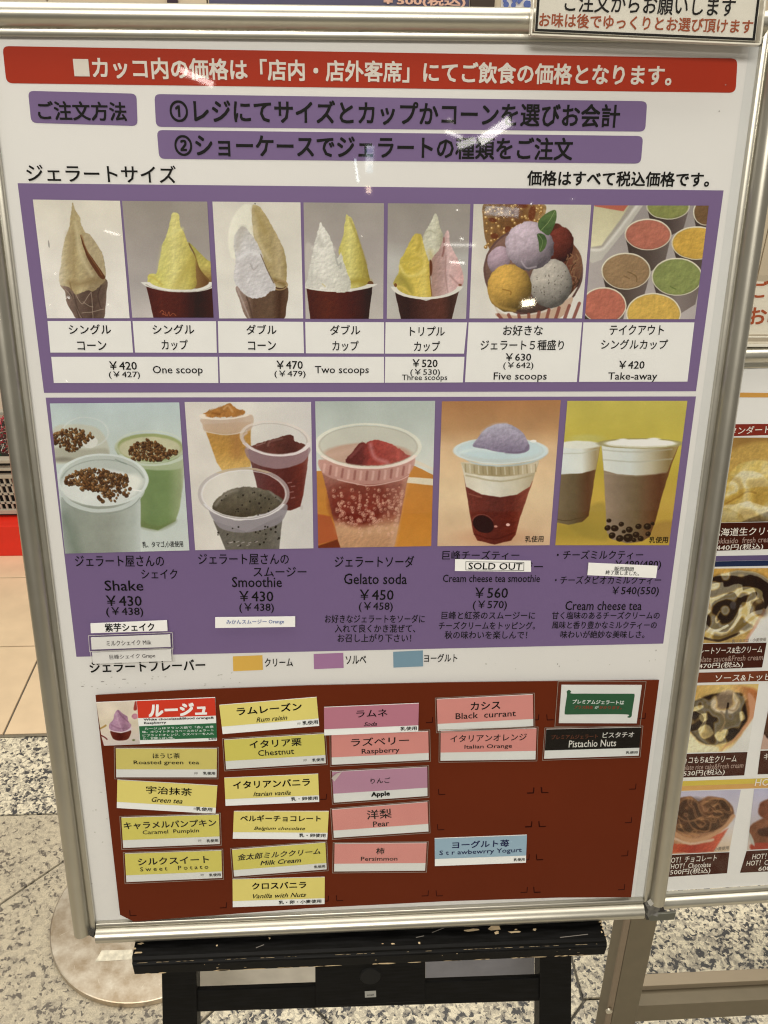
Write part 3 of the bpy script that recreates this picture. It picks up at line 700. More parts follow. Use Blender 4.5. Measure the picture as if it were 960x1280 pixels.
# 2 single cup -------------------------------------------------
p = Pic(B1, [(152.5, 251), (259, 252), (267, 397), (165.4, 397)], (150, 245), 8, (145, 136, 125), HI)
p.im = p.col(p.vg((50, (140, 131, 118)), (500, (147, 138, 128)), (900, (156, 148, 140)), (1220, (182, 174, 164))), .02, .006)
p.p([(680, 460), (790, 560), (860, 630), (930, 690), (930, 880), (700, 900), (740, 600)], p.vg((460, (150, 142, 70)), (700, (176, 162, 86)), (880, (112, 80, 44))), 6, nz=.08)
p.p([(745, 640), (800, 740), (900, 870), (740, 920), (720, 800)], p.hg((730, (134, 104, 60)), (900, (84, 52, 28))), 12)
p.s_([(690, 480), (745, 590), (800, 740), (905, 870)], 12, (104, 76, 36), 10)
p.p([(515, 190), (550, 165), (590, 190), (600, 290), (650, 390), (700, 520), (745, 620), (762, 780), (740, 925), (500, 935), (310, 900), (275, 850), (290, 785), (335, 775), (365, 765), (400, 620), (425, 480), (470, 380)],
    p.hg((280, (190, 180, 92)), (420, (186, 178, 100)), (540, (200, 190, 120)), (700, (178, 164, 84)), (760, (150, 132, 62))), 7, nz=.05, nf=.015, seed=2, rough=5)
p.s_([(480, 400), (560, 350), (620, 330)], 30, (206, 198, 130), 30, .6); p.s_([(745, 630), (650, 760), (560, 900)], 60, (166, 148, 70), 80, .6)
p.s_([(290, 800), (360, 830), (420, 890)], 20, (172, 152, 72), 20, .6); p.s_([(430, 520), (400, 720)], 40, (204, 196, 130), 50, .4)
p.p([(262, 905), (600, 960), (960, 890), (940, 1240), (340, 1240)], p.hg((270, (64, 26, 20)), (420, (76, 30, 22)), (600, (70, 28, 20)), (780, (38, 16, 12)), (930, (56, 26, 18))), 5, sm=False, nz=.06)
p.ring(590, 850, 345, 100, 26, (205, 200, 186), 2, y0=860); p.ring(590, 862, 345, 98, 5, (128, 120, 108), 2, y0=880, a=.6)
p.s_([(398, 1165), (420, 1145), (440, 1170), (420, 1180), (445, 1185), (455, 1195)], 5, (170, 96, 60), 4, .8); p.s_([(450, 1160), (470, 1200), (490, 1160), (500, 1200), (530, 1175), (560, 1200)], 5, (170, 96, 60), 5, .8)
p.done("cup_picture", pan1)
# 3 double cone ------------------------------------------------
p = Pic(B1, [(265.5, 252), (375.5, 253), (379, 398), (274, 398)], (262, 245), 8, (204, 197, 183), HI)
p.im = p.col(p.vg((50, (196, 189, 172)), (700, (202, 196, 180)), (1240, (210, 205, 192))), .015, .004)
p.p([(270, 900), (300, 1040), (400, 1240), (715, 1240), (765, 1120), (768, 900), (500, 950)], p.hg((280, (140, 120, 108)), (360, (120, 98, 84)), (440, (84, 62, 46)), (620, (92, 70, 52)), (700, (66, 42, 28)), (768, (84, 60, 42))), 6, nz=.07)
p.s_([(280, 930), (340, 1080), (400, 1230)], 16, (160, 144, 132), 12, .7); p.s_([(370, 1010), (400, 1100), (430, 1240)], 14, (66, 48, 38), 12, .7)
p.p([(330, 95), (240, 200), (185, 380), (210, 600), (300, 620), (460, 560), (430, 300), (420, 100)], (212, 207, 186), 20, nz=.02)
p.p([(425, 110), (450, 88), (500, 110), (570, 200), (640, 330), (700, 440), (762, 610), (765, 880), (690, 920), (620, 860), (540, 680), (470, 500), (430, 320)], p.hg((430, (176, 160, 122)), (500, (164, 146, 100)), (600, (156, 138, 94)), (700, (168, 150, 110)), (765, (146, 128, 84))), 7, nz=.06, rough=5, seed=4)
p.s_([(450, 130), (510, 260), (560, 360)], 50, (146, 126, 76), 50, .6); p.s_([(440, 320), (500, 480), (600, 640)], 40, (190, 174, 136), 40, .6); p.s_([(640, 840), (740, 880)], 40, (112, 88, 46), 40, .8)
p.ring(708, 895, 66, 45, 12, (150, 124, 84), -10, a=.9)
p.p([(330, 300), (260, 380), (245, 500), (262, 640), (240, 820), (290, 920), (390, 1010), (470, 1025), (560, 1000), (600, 955), (655, 940), (650, 880), (560, 700), (500, 520), (420, 390)], p.vg((300, (176, 170, 158)), (480, (188, 183, 176)), (700, (184, 178, 172)), (1020, (192, 187, 182))), 8, nz=.05, nf=.012, rough=8, seed=6)
p.s_([(330, 330), (290, 420), (280, 520)], 50, (164, 156, 142), 60, .7); p.s_([(300, 620), (400, 560), (510, 600)], 40, (206, 202, 196), 40, .8)
p.s_([(330, 700), (320, 850), (380, 960)], 50, (166, 160, 154), 60, .5); p.s_([(410, 680), (440, 740), (480, 700)], 12, (150, 142, 136), 12, .8)
p.s_([(510, 580), (560, 700), (640, 870)], 9, (100, 80, 56), 7, .9)
p.e(453, 76, 6, 6, (50, 46, 44)); p.done("double_cone_picture", pan1)
# 4 double cup -------------------------------------------------
p = Pic(B1, [(379.4, 253), (480, 254), (479, 398.5), (382, 398.5)], (370, 245), 8, (150, 142, 132), HI)
p.im = p.col(p.vg((60, (146, 138, 126)), (500, (154, 145, 136)), (1230, (176, 168, 156))), .02, .006)
p.p([(95, 500), (165, 500), (150, 700), (100, 860)], (172, 164, 152), 20, a=.8)
p.p([(498, 205), (520, 195), (560, 230), (600, 340), (660, 530), (710, 700), (745, 860), (740, 905), (540, 920), (470, 650), (425, 560), (470, 400)], p.hg((430, (184, 172, 92)), (540, (196, 186, 112)), (640, (168, 154, 76)), (745, (128, 112, 48))), 7, nz=.06, rough=5, seed=7)
p.s_([(540, 860), (640, 850), (730, 860)], 50, (150, 132, 52), 50, .8); p.s_([(540, 230), (620, 430), (700, 680)], 20, (136, 120, 62), 24, .6)
p.e(745, 880, 30, 30, (92, 62, 36)); 
p.p([(105, 915), (550, 960), (765, 905), (725, 1240), (145, 1240)], p.hg((100, (62, 26, 18)), (300, (80, 34, 20)), (500, (68, 26, 16)), (650, (54, 22, 14)), (760, (34, 16, 12))), 5, sm=False, nz=.06)
p.ring(430, 870, 342, 76, 22, (204, 199, 184), -1, y0=880)
p.p([(245, 262), (268, 300), (310, 360), (350, 440), (385, 560), (410, 620), (450, 570), (475, 660), (510, 760), (545, 860), (540, 930), (450, 968), (300, 945), (100, 905), (115, 820), (150, 640), (185, 480), (210, 370), (233, 300)],
    p.hg((110, (186, 182, 168)), (260, (204, 199, 184)), (400, (192, 188, 172)), (540, (176, 172, 156))), 8, nz=.05, nf=.015, rough=9, seed=8)
p.s_([(230, 420), (260, 500)], 40, (168, 164, 150), 50, .7); p.s_([(180, 520), (280, 560), (370, 530)], 40, (212, 207, 192), 40, .6)
p.s_([(395, 600), (420, 690), (450, 670), (440, 720)], 14, (150, 148, 136), 14, .9); p.s_([(150, 760), (220, 830), (350, 880)], 40, (178, 174, 160), 50, .5); p.s_([(265, 880), (290, 905)], 12, (190, 174, 120), 10, .8)
p.done("double_cup_picture", pan1)
# 5 triple cup -------------------------------------------------
p = Pic(B1, [(484.8, 254), (588, 255), (582.5, 398.5), (483.5, 398.5)], (475, 245), 8, (150, 142, 132), HI)
p.im = p.col(p.vg((70, (138, 130, 118)), (450, (146, 138, 128)), (620, (166, 162, 152)), (1230, (176, 170, 158))), .02, .006)
p.p([(548, 178), (575, 200), (600, 310), (632, 400), (610, 500), (560, 640), (490, 680), (430, 480), (440, 380), (500, 280)], p.hg((430, (188, 184, 160)), (540, (190, 186, 162)), (630, (158, 152, 126))), 8, nz=.06, rough=6, seed=9)
p.s_([(450, 370), (500, 345), (550, 370)], 14, (156, 150, 122), 12, .7); p.s_([(500, 560), (530, 640)], 50, (178, 164, 116), 50, .8)
p.p([(345, 385), (395, 378), (420, 410), (450, 540), (490, 660), (500, 850), (515, 1010), (400, 1015), (240, 975), (150, 905), (140, 850), (180, 770), (200, 640), (250, 560), (300, 450)], p.hg((150, (166, 150, 76)), (260, (184, 164, 72)), (380, (190, 168, 80)), (450, (198, 178, 92)), (500, (176, 152, 64))), 8, nz=.07, nf=.015, rough=6, seed=10)
p.s_([(250, 640), (330, 620), (410, 640), (400, 700), (300, 740), (230, 700)], 26, (170, 148, 58), 30, .6); p.s_([(200, 700), (260, 790), (370, 790), (450, 740)], 26, (204, 188, 108), 26, .7)
p.s_([(210, 820), (270, 880), (300, 960)], 70, (138, 126, 56), 60, .8); p.s_([(400, 400), (400, 480), (370, 540)], 30, (158, 138, 56), 30, .7); p.s_([(160, 900), (240, 920), (300, 980)], 22, (196, 172, 84), 20, .8)
p.p([(665, 345), (690, 360), (700, 460), (740, 560), (800, 680), (835, 800), (825, 880), (760, 940), (600, 1000), (520, 1005), (515, 800), (520, 640), (600, 520), (640, 400)], p.hg((515, (150, 120, 106)), (600, (164, 134, 124)), (660, (176, 146, 138)), (680, (196, 166, 158)), (760, (196, 160, 152)), (830, (188, 150, 142))), 8, nz=.07, nf=.018, rough=7, seed=11)
p.s_([(640, 420), (640, 520), (625, 600)], 16, (120, 76, 68), 14, .8); p.s_([(700, 790), (760, 860), (810, 890)], 18, (152, 118, 110), 18, .7); p.s_([(660, 600), (655, 800), (680, 960)], 12, (150, 116, 108), 12, .6)
p.p([(495, 650), (520, 660), (520, 780), (500, 790)], (88, 46, 26), 12); p.s_([(500, 800), (508, 900), (518, 1000)], 9, (116, 80, 40), 8)
p.p([(148, 950), (460, 1050), (790, 945), (715, 1240), (210, 1240)], p.hg((150, (50, 30, 26)), (280, (44, 24, 20)), (480, (74, 42, 34)), (620, (82, 46, 36)), (720, (54, 34, 28)), (790, (76, 52, 44))), 5, sm=False, nz=.05)
p.ring(470, 890, 335, 132, 22, (204, 198, 182), -1, y0=905)
p.e(155, 890, 14, 20, (112, 70, 36)); p.e(800, 890, 16, 10, (110, 74, 50)); p.done("triple_cup_picture", pan1)
# 6 five scoops ------------------------------------------------
p = Pic(B1, [(592, 255), (739, 256), (727.5, 398), (586.7, 398)], (580, 245), 6, (194, 187, 172), HI)
p.im = p.col(p.vg((60, (186, 179, 162)), (920, (204, 198, 184))), .015, .006)
p.p([(150, 60), (300, 60), (430, 60), (590, 60), (615, 110), (560, 220), (400, 300), (250, 420), (200, 410), (160, 320), (145, 200)], p.hg((150, (120, 90, 54)), (400, (104, 66, 34)), (600, (140, 112, 72))), 6, nz=.2, nf=.04, seed=2)
R = random.Random(4)
for k in range(120):
    x = R.uniform(155, 600); y = R.uniform(65, 400)
    if y > 430 - (x - 150) * .45: continue
    q = R.uniform(8, 15); p.e(x, y, q, q, (132, 94, 46)); p.e(x - 2, y - 3, q * .6, q * .6, (178, 142, 84)); p.e(x - 3, y - 4, q * .25, q * .25, (226, 206, 160))
for x, y, a_, b_ in ((440, 70, 40, 20), (510, 130, 26, 60), (330, 250, 26, 26), (230, 300, 30, 22), (215, 180, 30, 16)): p.e(x, y, a_, b_, (92, 44, 24), 10, 8, .85)
p.ball(520, 560, 370, 340, (104, 78, 66), 0, k=.3); p.ring(520, 560, 366, 330, 14, (88, 62, 56), a=.8)
p.p([(640, 250), (700, 205), (760, 260), (790, 330), (870, 430), (885, 560), (840, 680), (800, 720), (690, 480)], p.hg((650, (72, 32, 24)), (760, (92, 48, 34)), (880, (104, 74, 54))), 8, nz=.15, nf=.02)
p.ball(720, 370, 100, 140, (92, 42, 32), 10, nz=.12)
R = random.Random(9)
for k in range(26):
    x = R.uniform(770, 860); y = R.uniform(430, 680); p.s_([(x, y), (x + R.uniform(-30, 30), y + R.uniform(10, 40)), (x + R.uniform(-40, 10), y + R.uniform(30, 70))], 8, R.choice([(134, 100, 70), (60, 38, 26), (112, 82, 58)]), 6, .8)
p.ball(262, 480, 85, 105, (160, 138, 144), 20, k=.25)
p.p([(190, 700), (260, 860), (420, 890), (620, 850), (760, 770), (850, 680), (800, 770), (720, 880), (660, 930), (330, 930), (250, 880)], (190, 178, 160), 6)
p.p([(240, 880), (420, 900), (640, 860), (810, 755), (780, 850), (670, 930), (320, 930)], (176, 150, 126), 6)
for k in range(9):
    x = 300 + k * 62; yb = 930; yt = 885 - max(0, (k - 3)) * 16 + (6 if k < 3 else 0)
    p.s_([(x + 14 * (k - 3), yt), (x + 4 * (k - 3), yb)], 24, (116, 62, 50), 6, .85)
p.ball(650, 655, 160, 185, (158, 150, 136), 5, k=.34, nz=.08, seed=3)
R = random.Random(12)
for k in range(40):
    t = R.uniform(0, 6.28); rr = math.sqrt(R.random()); p.e(655 + 140 * rr * math.cos(t), 660 + 165 * rr * math.sin(t), R.uniform(3, 8), R.uniform(2, 5), (84, 76, 66), R.uniform(0, 180), 4, .8)
p.ball(340, 690, 166, 180, (172, 136, 66), 0, k=.34, nz=.08, seed=5)
p.s_([(290, 700), (350, 715), (350, 740)], 10, (118, 84, 34), 8, .7); p.s_([(200, 760), (260, 830), (380, 860)], 20, (190, 152, 80), 20, .5)
p.ball(492, 375, 182, 184, (168, 152, 156), 0, k=.34, nz=.07, seed=7, rough=14)
p.s_([(440, 330), (390, 300), (380, 400)], 20, (150, 134, 136), 24, .5); p.s_([(450, 440), (520, 430)], 40, (140, 122, 126), 50, .6)
p.s_([(430, 490), (470, 540), (540, 530)], 12, (186, 172, 172), 10, .6)
for q in ([(685, 105), (690, 180), (640, 290), (590, 270), (560, 240), (560, 190), (610, 135)], [(550, 285), (600, 290), (622, 340), (600, 400), (568, 418), (560, 350)]):
    p.p(q, p.vg((100, (84, 104, 58)), (300, (60, 80, 44)), (420, (78, 96, 52))), 5, nz=.12, nf=.04)
p.s_([(680, 115), (630, 200), (575, 260)], 5, (120, 134, 84), 4); p.s_([(560, 290), (590, 340), (572, 410)], 4, (112, 128, 80), 4)
p.done("five_scoops_picture", pan1)
# 7 take-away tubs ---------------------------------------------
p = Pic(B1, [(742.5, 256.7), (886, 257), (868.7, 399), (731, 399)], (730, 245), 6, (150, 142, 134), HI)
p.im = p.col(lambda X, Y: np.stack([138 + 30 * np.clip(Y / 900, 0, 1), 130 + 28 * np.clip(Y / 900, 0, 1), 122 + 28 * np.clip(Y / 900, 0, 1)], -1), .05, .006)
p.p([(40, 60), (450, 60), (330, 230), (130, 480), (60, 505), (30, 480)], (172, 166, 152), 8, sm=False); p.p([(60, 60), (400, 60), (200, 330), (140, 400), (50, 400)], (150, 142, 128), 10, sm=False)
p.p([(60, 60), (345, 60), (270, 180), (130, 370), (50, 385)], p.vg((60, (176, 168, 132)), (380, (196, 188, 152))), 12, sm=False, nz=.03); p.p([(60, 50), (345, 50), (295, 115), (80, 78)], (166, 92, 72), 8, sm=False)
p.s_([(400, 70), (200, 330), (130, 400), (40, 400)], 22, (200, 194, 180), 16, .8)
def tub(cx, cy, rx, ry, c, h, side=(76, 64, 56)):
    p.p([(cx - rx, cy), (cx + rx, cy), (cx + rx * .72, cy + h + ry * .4), (cx, cy + h + ry), (cx - rx * .72, cy + h + ry * .4)], p.hg((cx - rx, (58, 48, 42)), (cx, side), (cx + rx, (104, 92, 84))), 6, sm=False)
    p.e(cx, cy, rx, ry, (206, 198, 172)); p.e(cx, cy + 3, rx - 10, ry - 9, np.array(c) * .8, soft=8); p.e(cx, cy + 1, rx - 12, ry - 11, c, soft=12, nz=.07, nf=.02, seed=int(cx))
tub(910, 120, 92, 100, (106, 80, 52), 90); tub(630, 80, 162, 95, (122, 124, 70), 130, (70, 58, 52)); tub(845, 352, 190, 125, (186, 148, 66), 120)
tub(480, 288, 175, 118, (164, 100, 80), 170); tub(315, 563, 184, 138, (136, 110, 78), 150); tub(698, 605, 190, 142, (122, 128, 74), 150, (120, 108, 100))
tub(150, 820, 168, 136, (166, 98, 78), 150); tub(522, 880, 205, 152, (186, 152, 74), 120)
p.s_([(330, 570), (390, 600), (395, 640)], 8, (100, 78, 48), 6, .8); p.s_([(300, 600), (340, 620)], 8, (104, 82, 52), 6, .8); p.s_([(650, 680), (690, 700)], 9, (84, 96, 48), 6, .8)
p.done("takeaway_tubs_picture", pan1)
# 8 shakes -----------------------------------------------------
HP = .0010
p = Pic(B1, [(62.3, 504.3), (224, 503), (236.7, 688), (81.3, 692)], (55, 495), 5.053, (182, 188, 178), HP)
p.im = p.col(p.vg((40, (172, 182, 176)), (250, (178, 186, 176)), (1000, (186, 190, 178))), .03, .006)
p.p([(60, 210), (180, 180), (330, 200), (400, 290), (400, 380), (250, 400), (60, 420)], (178, 176, 156), 14, a=.9); p.ring(260, 230, 145, 95, 8, (192, 194, 184), a=.6)
p.p([(60, 330), (250, 340), (390, 330), (380, 390), (80, 420)], (150, 146, 126), 16, a=.7); p.e(120, 400, 60, 14, (104, 98, 84), soft=16, a=.6)
BR = [(104, 72, 40), (84, 54, 28), (124, 92, 56), (70, 44, 24)]
p.e(290, 290, 50, 40, (200, 198, 184)); p.crumbs([(60, 240), (150, 205), (250, 215), (315, 260), (250, 300), (190, 350), (150, 340), (60, 290)], 210, 8, BR, 1)
gs = p.hg((600, (110, 124, 80)), (680, (104, 122, 76)), (780, (110, 128, 80)), (860, (140, 148, 108)), (885, (168, 172, 146)))
p.p([(450, 330), (880, 330), (885, 500), (860, 700), (830, 790), (720, 850), (610, 825), (560, 600)], gs, 8, sm=False, nz=.04); p.p([(610, 790), (720, 820), (830, 780), (820, 810), (720, 852), (610, 830)], (98, 104, 62), 20, a=.45)
p.p([(470, 360), (620, 410), (780, 410), (882, 380), (880, 450), (760, 470), (620, 460), (560, 450)], (160, 166, 134), 10, a=.8)
p.e(665, 325, 215, 88, (140, 146, 96), soft=8); p.e(668, 332, 196, 74, (176, 172, 138), soft=8, nz=.04)
p.ring(670, 320, 214, 100, 9, (190, 192, 170), a=.5); p.ring(680, 360, 205, 75, 14, (186, 192, 176), y0=370, a=.7)
p.crumbs([(540, 330), (620, 280), (690, 280), (770, 330), (845, 350), (790, 390), (720, 405), (640, 400), (560, 400)], 280, 8, BR, 2)
fs = p.hg((90, (148, 154, 144)), (200, (132, 136, 122)), (420, (140, 142, 128)), (560, (160, 164, 152)), (610, (176, 180, 170)))
p.p([(95, 480), (640, 500), (610, 640), (610, 1000), (130, 1000), (110, 700)], fs, 8, sm=False, nz=.03)
p.s_([(130, 760), (170, 880), (210, 1000)], 50, (96, 106, 90), 80, .6)
p.e(370, 530, 285, 165, (172, 176, 164), soft=8); p.ring(370, 530, 280, 160, 12, (196, 200, 190), a=.9); p.ring(370, 545, 262, 142, 6, (128, 134, 122), a=.55, y1=520)
p.e(350, 575, 245, 118, (196, 197, 186), soft=14, nz=.03, nf=.012); p.ring(360, 575, 262, 150, 22, (186, 190, 180), y0=600, a=.8); p.ring(360, 590, 262, 156, 5, (132, 138, 126), y0=640, a=.8)
p.e(560, 540, 60, 45, (206, 205, 190), soft=30); p.s_([(450, 400), (520, 430)], 6, (112, 122, 108), 8, .7); p.s_([(540, 590), (612, 600)], 7, (220, 222, 214), 5)
p.crumbs([(135, 500), (220, 470), (330, 458), (430, 480), (520, 500), (520, 560), (470, 590), (400, 640), (340, 600), (250, 600), (200, 560), (140, 560)], 380, 9, BR, 3)
p.crumbs([(240, 580), (560, 580), (560, 620), (500, 655), (370, 670), (270, 630)], 34, 10, BR, 4)
p8 = p.done("shake_picture", pan2); text(B1, "乳、タマゴ,小麦使用", 178, 681, 228.8, 680, 8, M_INK, p8, .0013, bold=.004)
# 9 smoothies --------------------------------------------------
p = Pic(B1, [(230.7, 502.4), (388.8, 502.4), (391.8, 685.4), (244, 687.7)], (225, 495), 5.647, (204, 198, 184), HP)
p.im = p.col(p.hg((30, (198, 190, 176)), (500, (204, 198, 184)), (940, (192, 186, 176))), .025, .005)
p.p([(165, 200), (500, 180), (500, 500), (300, 530), (260, 470)], p.vg((180, (176, 146, 114)), (270, (166, 124, 62)), (380, (170, 128, 62)), (520, (196, 160, 92))), 8, sm=False, nz=.05, a=1)
p.s_([(400, 150), (400, 400)], 60, (140, 92, 56), 80, .5)
p.p([(155, 160), (330, 165), (500, 130), (515, 200), (480, 250), (330, 275), (180, 250), (158, 200)], (180, 156, 132), 8, a=.85); p.s_([(170, 250), (330, 275), (470, 245)], 6, (196, 184, 162), 5, .8)
p.p([(170, 125), (240, 90), (300, 70), (350, 52), (400, 85), (455, 105), (440, 130), (330, 150), (190, 148)], (156, 106, 52), 8, nz=.15, nf=.03, rough=10); p.s_([(310, 90), (340, 70), (370, 110)], 14, (190, 146, 92), 12, .8); p.s_([(230, 120), (280, 130)], 14, (124, 76, 32), 12, .8)
p.ring(325, 128, 165, 34, 9, (214, 200, 180), -4, y0=130); 
p.p([(470, 350), (905, 370), (905, 450), (870, 700), (850, 780), (780, 808), (640, 800), (560, 700), (500, 470)], p.hg((500, (96, 62, 58)), (620, (88, 44, 40)), (760, (78, 32, 26)), (860, (96, 40, 30)), (905, (120, 72, 62))), 7, sm=False, nz=.05)
p.p([(470, 360), (690, 420), (905, 360), (900, 430), (840, 480), (680, 515), (500, 460)], (140, 116, 116), 8, a=.85)
p.p([(510, 370), (560, 330), (650, 310), (720, 285), (790, 278), (810, 320), (885, 350), (800, 400), (640, 405)], p.hg((510, (96, 54, 46)), (700, (80, 42, 34)), (800, (70, 34, 28)), (880, (88, 46, 38))), 7, nz=.15, nf=.02, rough=8)
p.s_([(620, 350), (640, 320), (720, 300)], 14, (120, 84, 74), 12, .7); p.s_([(540, 350), (600, 330)], 8, (140, 110, 100), 8, .7)
p.ring(672, 300, 240, 118, 12, (204, 192, 178), 6, a=.75); p.ring(672, 302, 226, 106, 5, (164, 150, 138), 6, a=.6); p.ring(672, 300, 240, 118, 14, (206, 194, 186), 6, y0=330)
p.s_([(470, 260), (440, 300), (480, 370)], 14, (190, 172, 162), 12, .8)
for x, y in ((775, 615), (800, 640), (790, 680), (800, 720)): p.s_([(x - 14, y), (x + 10, y - 4)], 8, (150, 106, 96), 6, .7)
p.p([(150, 600), (760, 640), (720, 900), (700, 1090), (320, 1090), (240, 900)], p.vg((600, (204, 198, 186)), (860, (140, 132, 128)), (950, (104, 98, 88)), (1090, (92, 86, 74))), 8, sm=False, a=.0)
p.p([(235, 880), (470, 960), (725, 840), (700, 1090), (325, 1090)], p.hg((240, (92, 86, 76)), (400, (98, 92, 80)), (600, (90, 84, 72)), (720, (108, 102, 92))), 7, sm=False, nz=.08, nf=.03)
p.p([(215, 800), (430, 880), (740, 760), (720, 880), (600, 940), (430, 965), (300, 940), (240, 880)], (132, 124, 124), 8, a=.9)
p.p([(225, 790), (280, 710), (370, 655), (480, 642), (600, 660), (690, 705), (725, 745), (640, 810), (430, 860), (290, 840)], p.vg((640, (104, 96, 80)), (740, (82, 74, 58)), (860, (70, 60, 44))), 8, nz=.2, nf=.025, seed=4, rough=8)
p.s_([(250, 770), (330, 690), (400, 665)], 20, (134, 126, 112), 20, .6); p.s_([(640, 680), (710, 740)], 14, (128, 122, 110), 14, .6)
R = random.Random(5)
for k in range(70):
    x = R.uniform(260, 700); y = R.uniform(680, 1060)
    if 850 < y < 905: continue
    q = R.uniform(3, 8); p.e(x, y, q, q, (34, 28, 22), soft=4, a=.85)
for k in range(8): x = R.uniform(340, 640); y = R.uniform(1030, 1070); p.s_([(x, y), (x + 18, y - 6)], 6, (170, 160, 150), 5, .7)
p.ring(450, 690, 310, 178, 16, (168, 158, 152), 0, a=.75); p.ring(450, 692, 296, 166, 7, (212, 206, 198), 0, a=.7); p.ring(452, 700, 300, 172, 8, (206, 200, 194), 0, y0=760, a=.9); p.ring(450, 690, 308, 178, 14, (186, 162, 122), 0, a=.6, y1=545)
p.e(860, 788, 10, 16, (170, 160, 150), soft=4, a=.5)
p.done("smoothie_picture", pan2)
# 10 gelato soda -----------------------------------------------
p = Pic(B1, [(393.9, 501.7), (544, 501), (539, 682.7), (397.8, 685)], (385, 495), 5.647, (178, 182, 170), HP)
p.im = p.col(p.vg((30, (164, 170, 158)), (250, (176, 180, 168)), (500, (192, 192, 178))), .03, .005)
p.p([(700, 480), (760, 495), (890, 560), (890, 1080), (40, 1080), (40, 530), (120, 530)], p.vg((480, (176, 118, 54)), (800, (180, 118, 48)), (1060, (184, 124, 52))), 5, sm=False, nz=.03)
p.p([(690, 570), (890, 585), (890, 632), (680, 610)], (206, 194, 166), 6, sm=False); p.p([(740, 440), (890, 510), (890, 530), (740, 470)], (200, 190, 168), 6, sm=False)
p.p([(50, 830), (160, 850), (220, 1010), (70, 1050)], (160, 84, 48), 12, sm=False); p.p([(60, 1060), (210, 1010), (240, 1080), (60, 1080)], (104, 48, 28), 10, sm=False)
p.p([(75, 450), (745, 440), (700, 600), (660, 820), (605, 1080), (230, 1080), (180, 880), (140, 700)], p.vg((450, (178, 140, 124)), (640, (130, 76, 62)), (830, (124, 66, 50)), (930, (178, 134, 100)), (1080, (170, 130, 94))), 8, sm=False, nz=.05)
p.p([(150, 720), (190, 640), (350, 600), (540, 640), (560, 760), (480, 880), (360, 920), (240, 880), (170, 830)], p.vg((600, (116, 58, 44)), (740, (112, 44, 32)), (910, (96, 34, 26))), 60, nz=.15, nf=.02)
p.s_([(690, 600), (640, 830), (600, 1060)], 30, (190, 152, 124), 40, .5); p.s_([(230, 940), (420, 960), (600, 930)], 60, (184, 146, 108), 60, .5)
R = random.Random(6)
for k in range(230):
    x = R.uniform(180, 670); y = R.gauss(800, 90)
    if not 620 < y < 1010 or x < 150 + (y - 600) * .22 or x > 700 - (y - 600) * .22: continue
    q = R.uniform(4, 13); p.ring(x, y, q, q, 3, (206, 164, 138), a=.6); p.e(x - q * .2, y - q * .2, q * .5, q * .5, (196, 150, 124), a=.7)
p.e(420, 360, 345, 150, (186, 180, 160), soft=8, a=.7); p.e(420, 420, 315, 90, (176, 142, 120), soft=14, a=.9); p.s_([(140, 420), (240, 400), (340, 360)], 30, (190, 158, 138), 30, .6)
p.p([(265, 470), (310, 400), (375, 325), (410, 335), (440, 315), (520, 318), (600, 345), (690, 410), (720, 430), (600, 480), (430, 495)], p.hg((270, (84, 34, 30)), (380, (96, 40, 36)), (440, (142, 58, 50)), (560, (154, 68, 58)), (700, (150, 76, 66))), 7, nz=.15, nf=.03, rough=8)
p.s_([(440, 340), (470, 430), (560, 470)], 24, (190, 130, 126), 24, .6); p.s_([(300, 430), (380, 350)], 16, (122, 66, 60), 16, .7)
p.p([(80, 450), (250, 500), (430, 512), (640, 480), (750, 430), (735, 520), (640, 590), (430, 625), (200, 590), (100, 540)], (176, 132, 118), 8, a=.85)
for k in range(15): x = 110 + k * 43; yy = 520 + 60 * (1 - ((x - 420) / 330) ** 2); p.s_([(x + 8, yy - 45), (x, yy + 10)], 16, (120, 70, 60) if k % 2 else (206, 168, 152), 10, .6)
p.s_([(210, 590), (430, 632), (640, 595), (710, 560)], 8, (196, 158, 144), 6, .9)
p.ring(425, 350, 362, 152, 14, (206, 202, 182), 1, a=.9); p.ring(425, 352, 346, 138, 5, (164, 154, 134), 1, a=.6); p.ring(425, 356, 362, 154, 12, (220, 200, 184), 1, y0=420, a=.9)
p.done("soda_picture", pan2)
# 11 cheese tea smoothie ---------------------------------------
p = Pic(B1, [(552.4, 501.7), (701, 500), (687, 681.5), (546.7, 682.7)], (540, 495), 5.647, (190, 160, 120), HP)
p.im = p.col(p.vg((30, (158, 112, 70)), (230, (170, 130, 88)), (360, (196, 164, 124)), (700, (208, 182, 142)), (1060, (196, 164, 128))), .05, .007)
p.e(440, 1000, 240, 60, (176, 130, 98), soft=60, a=.6)
p.p([(236, 610), (712, 600), (680, 690), (620, 860), (590, 980), (560, 1020), (440, 1048), (320, 1020), (290, 960), (265, 820), (240, 660), (225, 560)], p.hg((230, (100, 48, 38)), (320, (98, 42, 32)), (440, (86, 38, 30)), (560, (90, 36, 26)), (680, (124, 62, 46))), 7, sm=False, nz=.08)
p.p([(205, 470), (755, 460), (715, 590), (690, 640), (600, 695), (480, 715), (350, 695), (240, 640), (225, 560)], p.hg((220, (196, 186, 162)), (420, (206, 200, 180)), (600, (188, 178, 152)), (720, (160, 146, 116))), 8, sm=False, nz=.03)
p.p([(205, 470), (480, 500), (755, 460), (725, 540), (600, 560), (480, 570), (330, 560), (235, 540)], p.hg((210, (180, 168, 138)), (400, (150, 134, 96)), (560, (158, 142, 106)), (740, (190, 176, 148))), 8, sm=False)
for k in range(17): x = 235 + k * 31; yy = 505 + 22 * (1 - ((x - 480) / 260) ** 2); p.s_([(x, yy - 24), (x + 3, yy + 26)], 9, (206, 198, 174) if k % 2 else (128, 112, 78), 8, .6)
p.s_([(240, 560), (480, 602), (710, 560)], 10, (150, 136, 100), 10, .7)
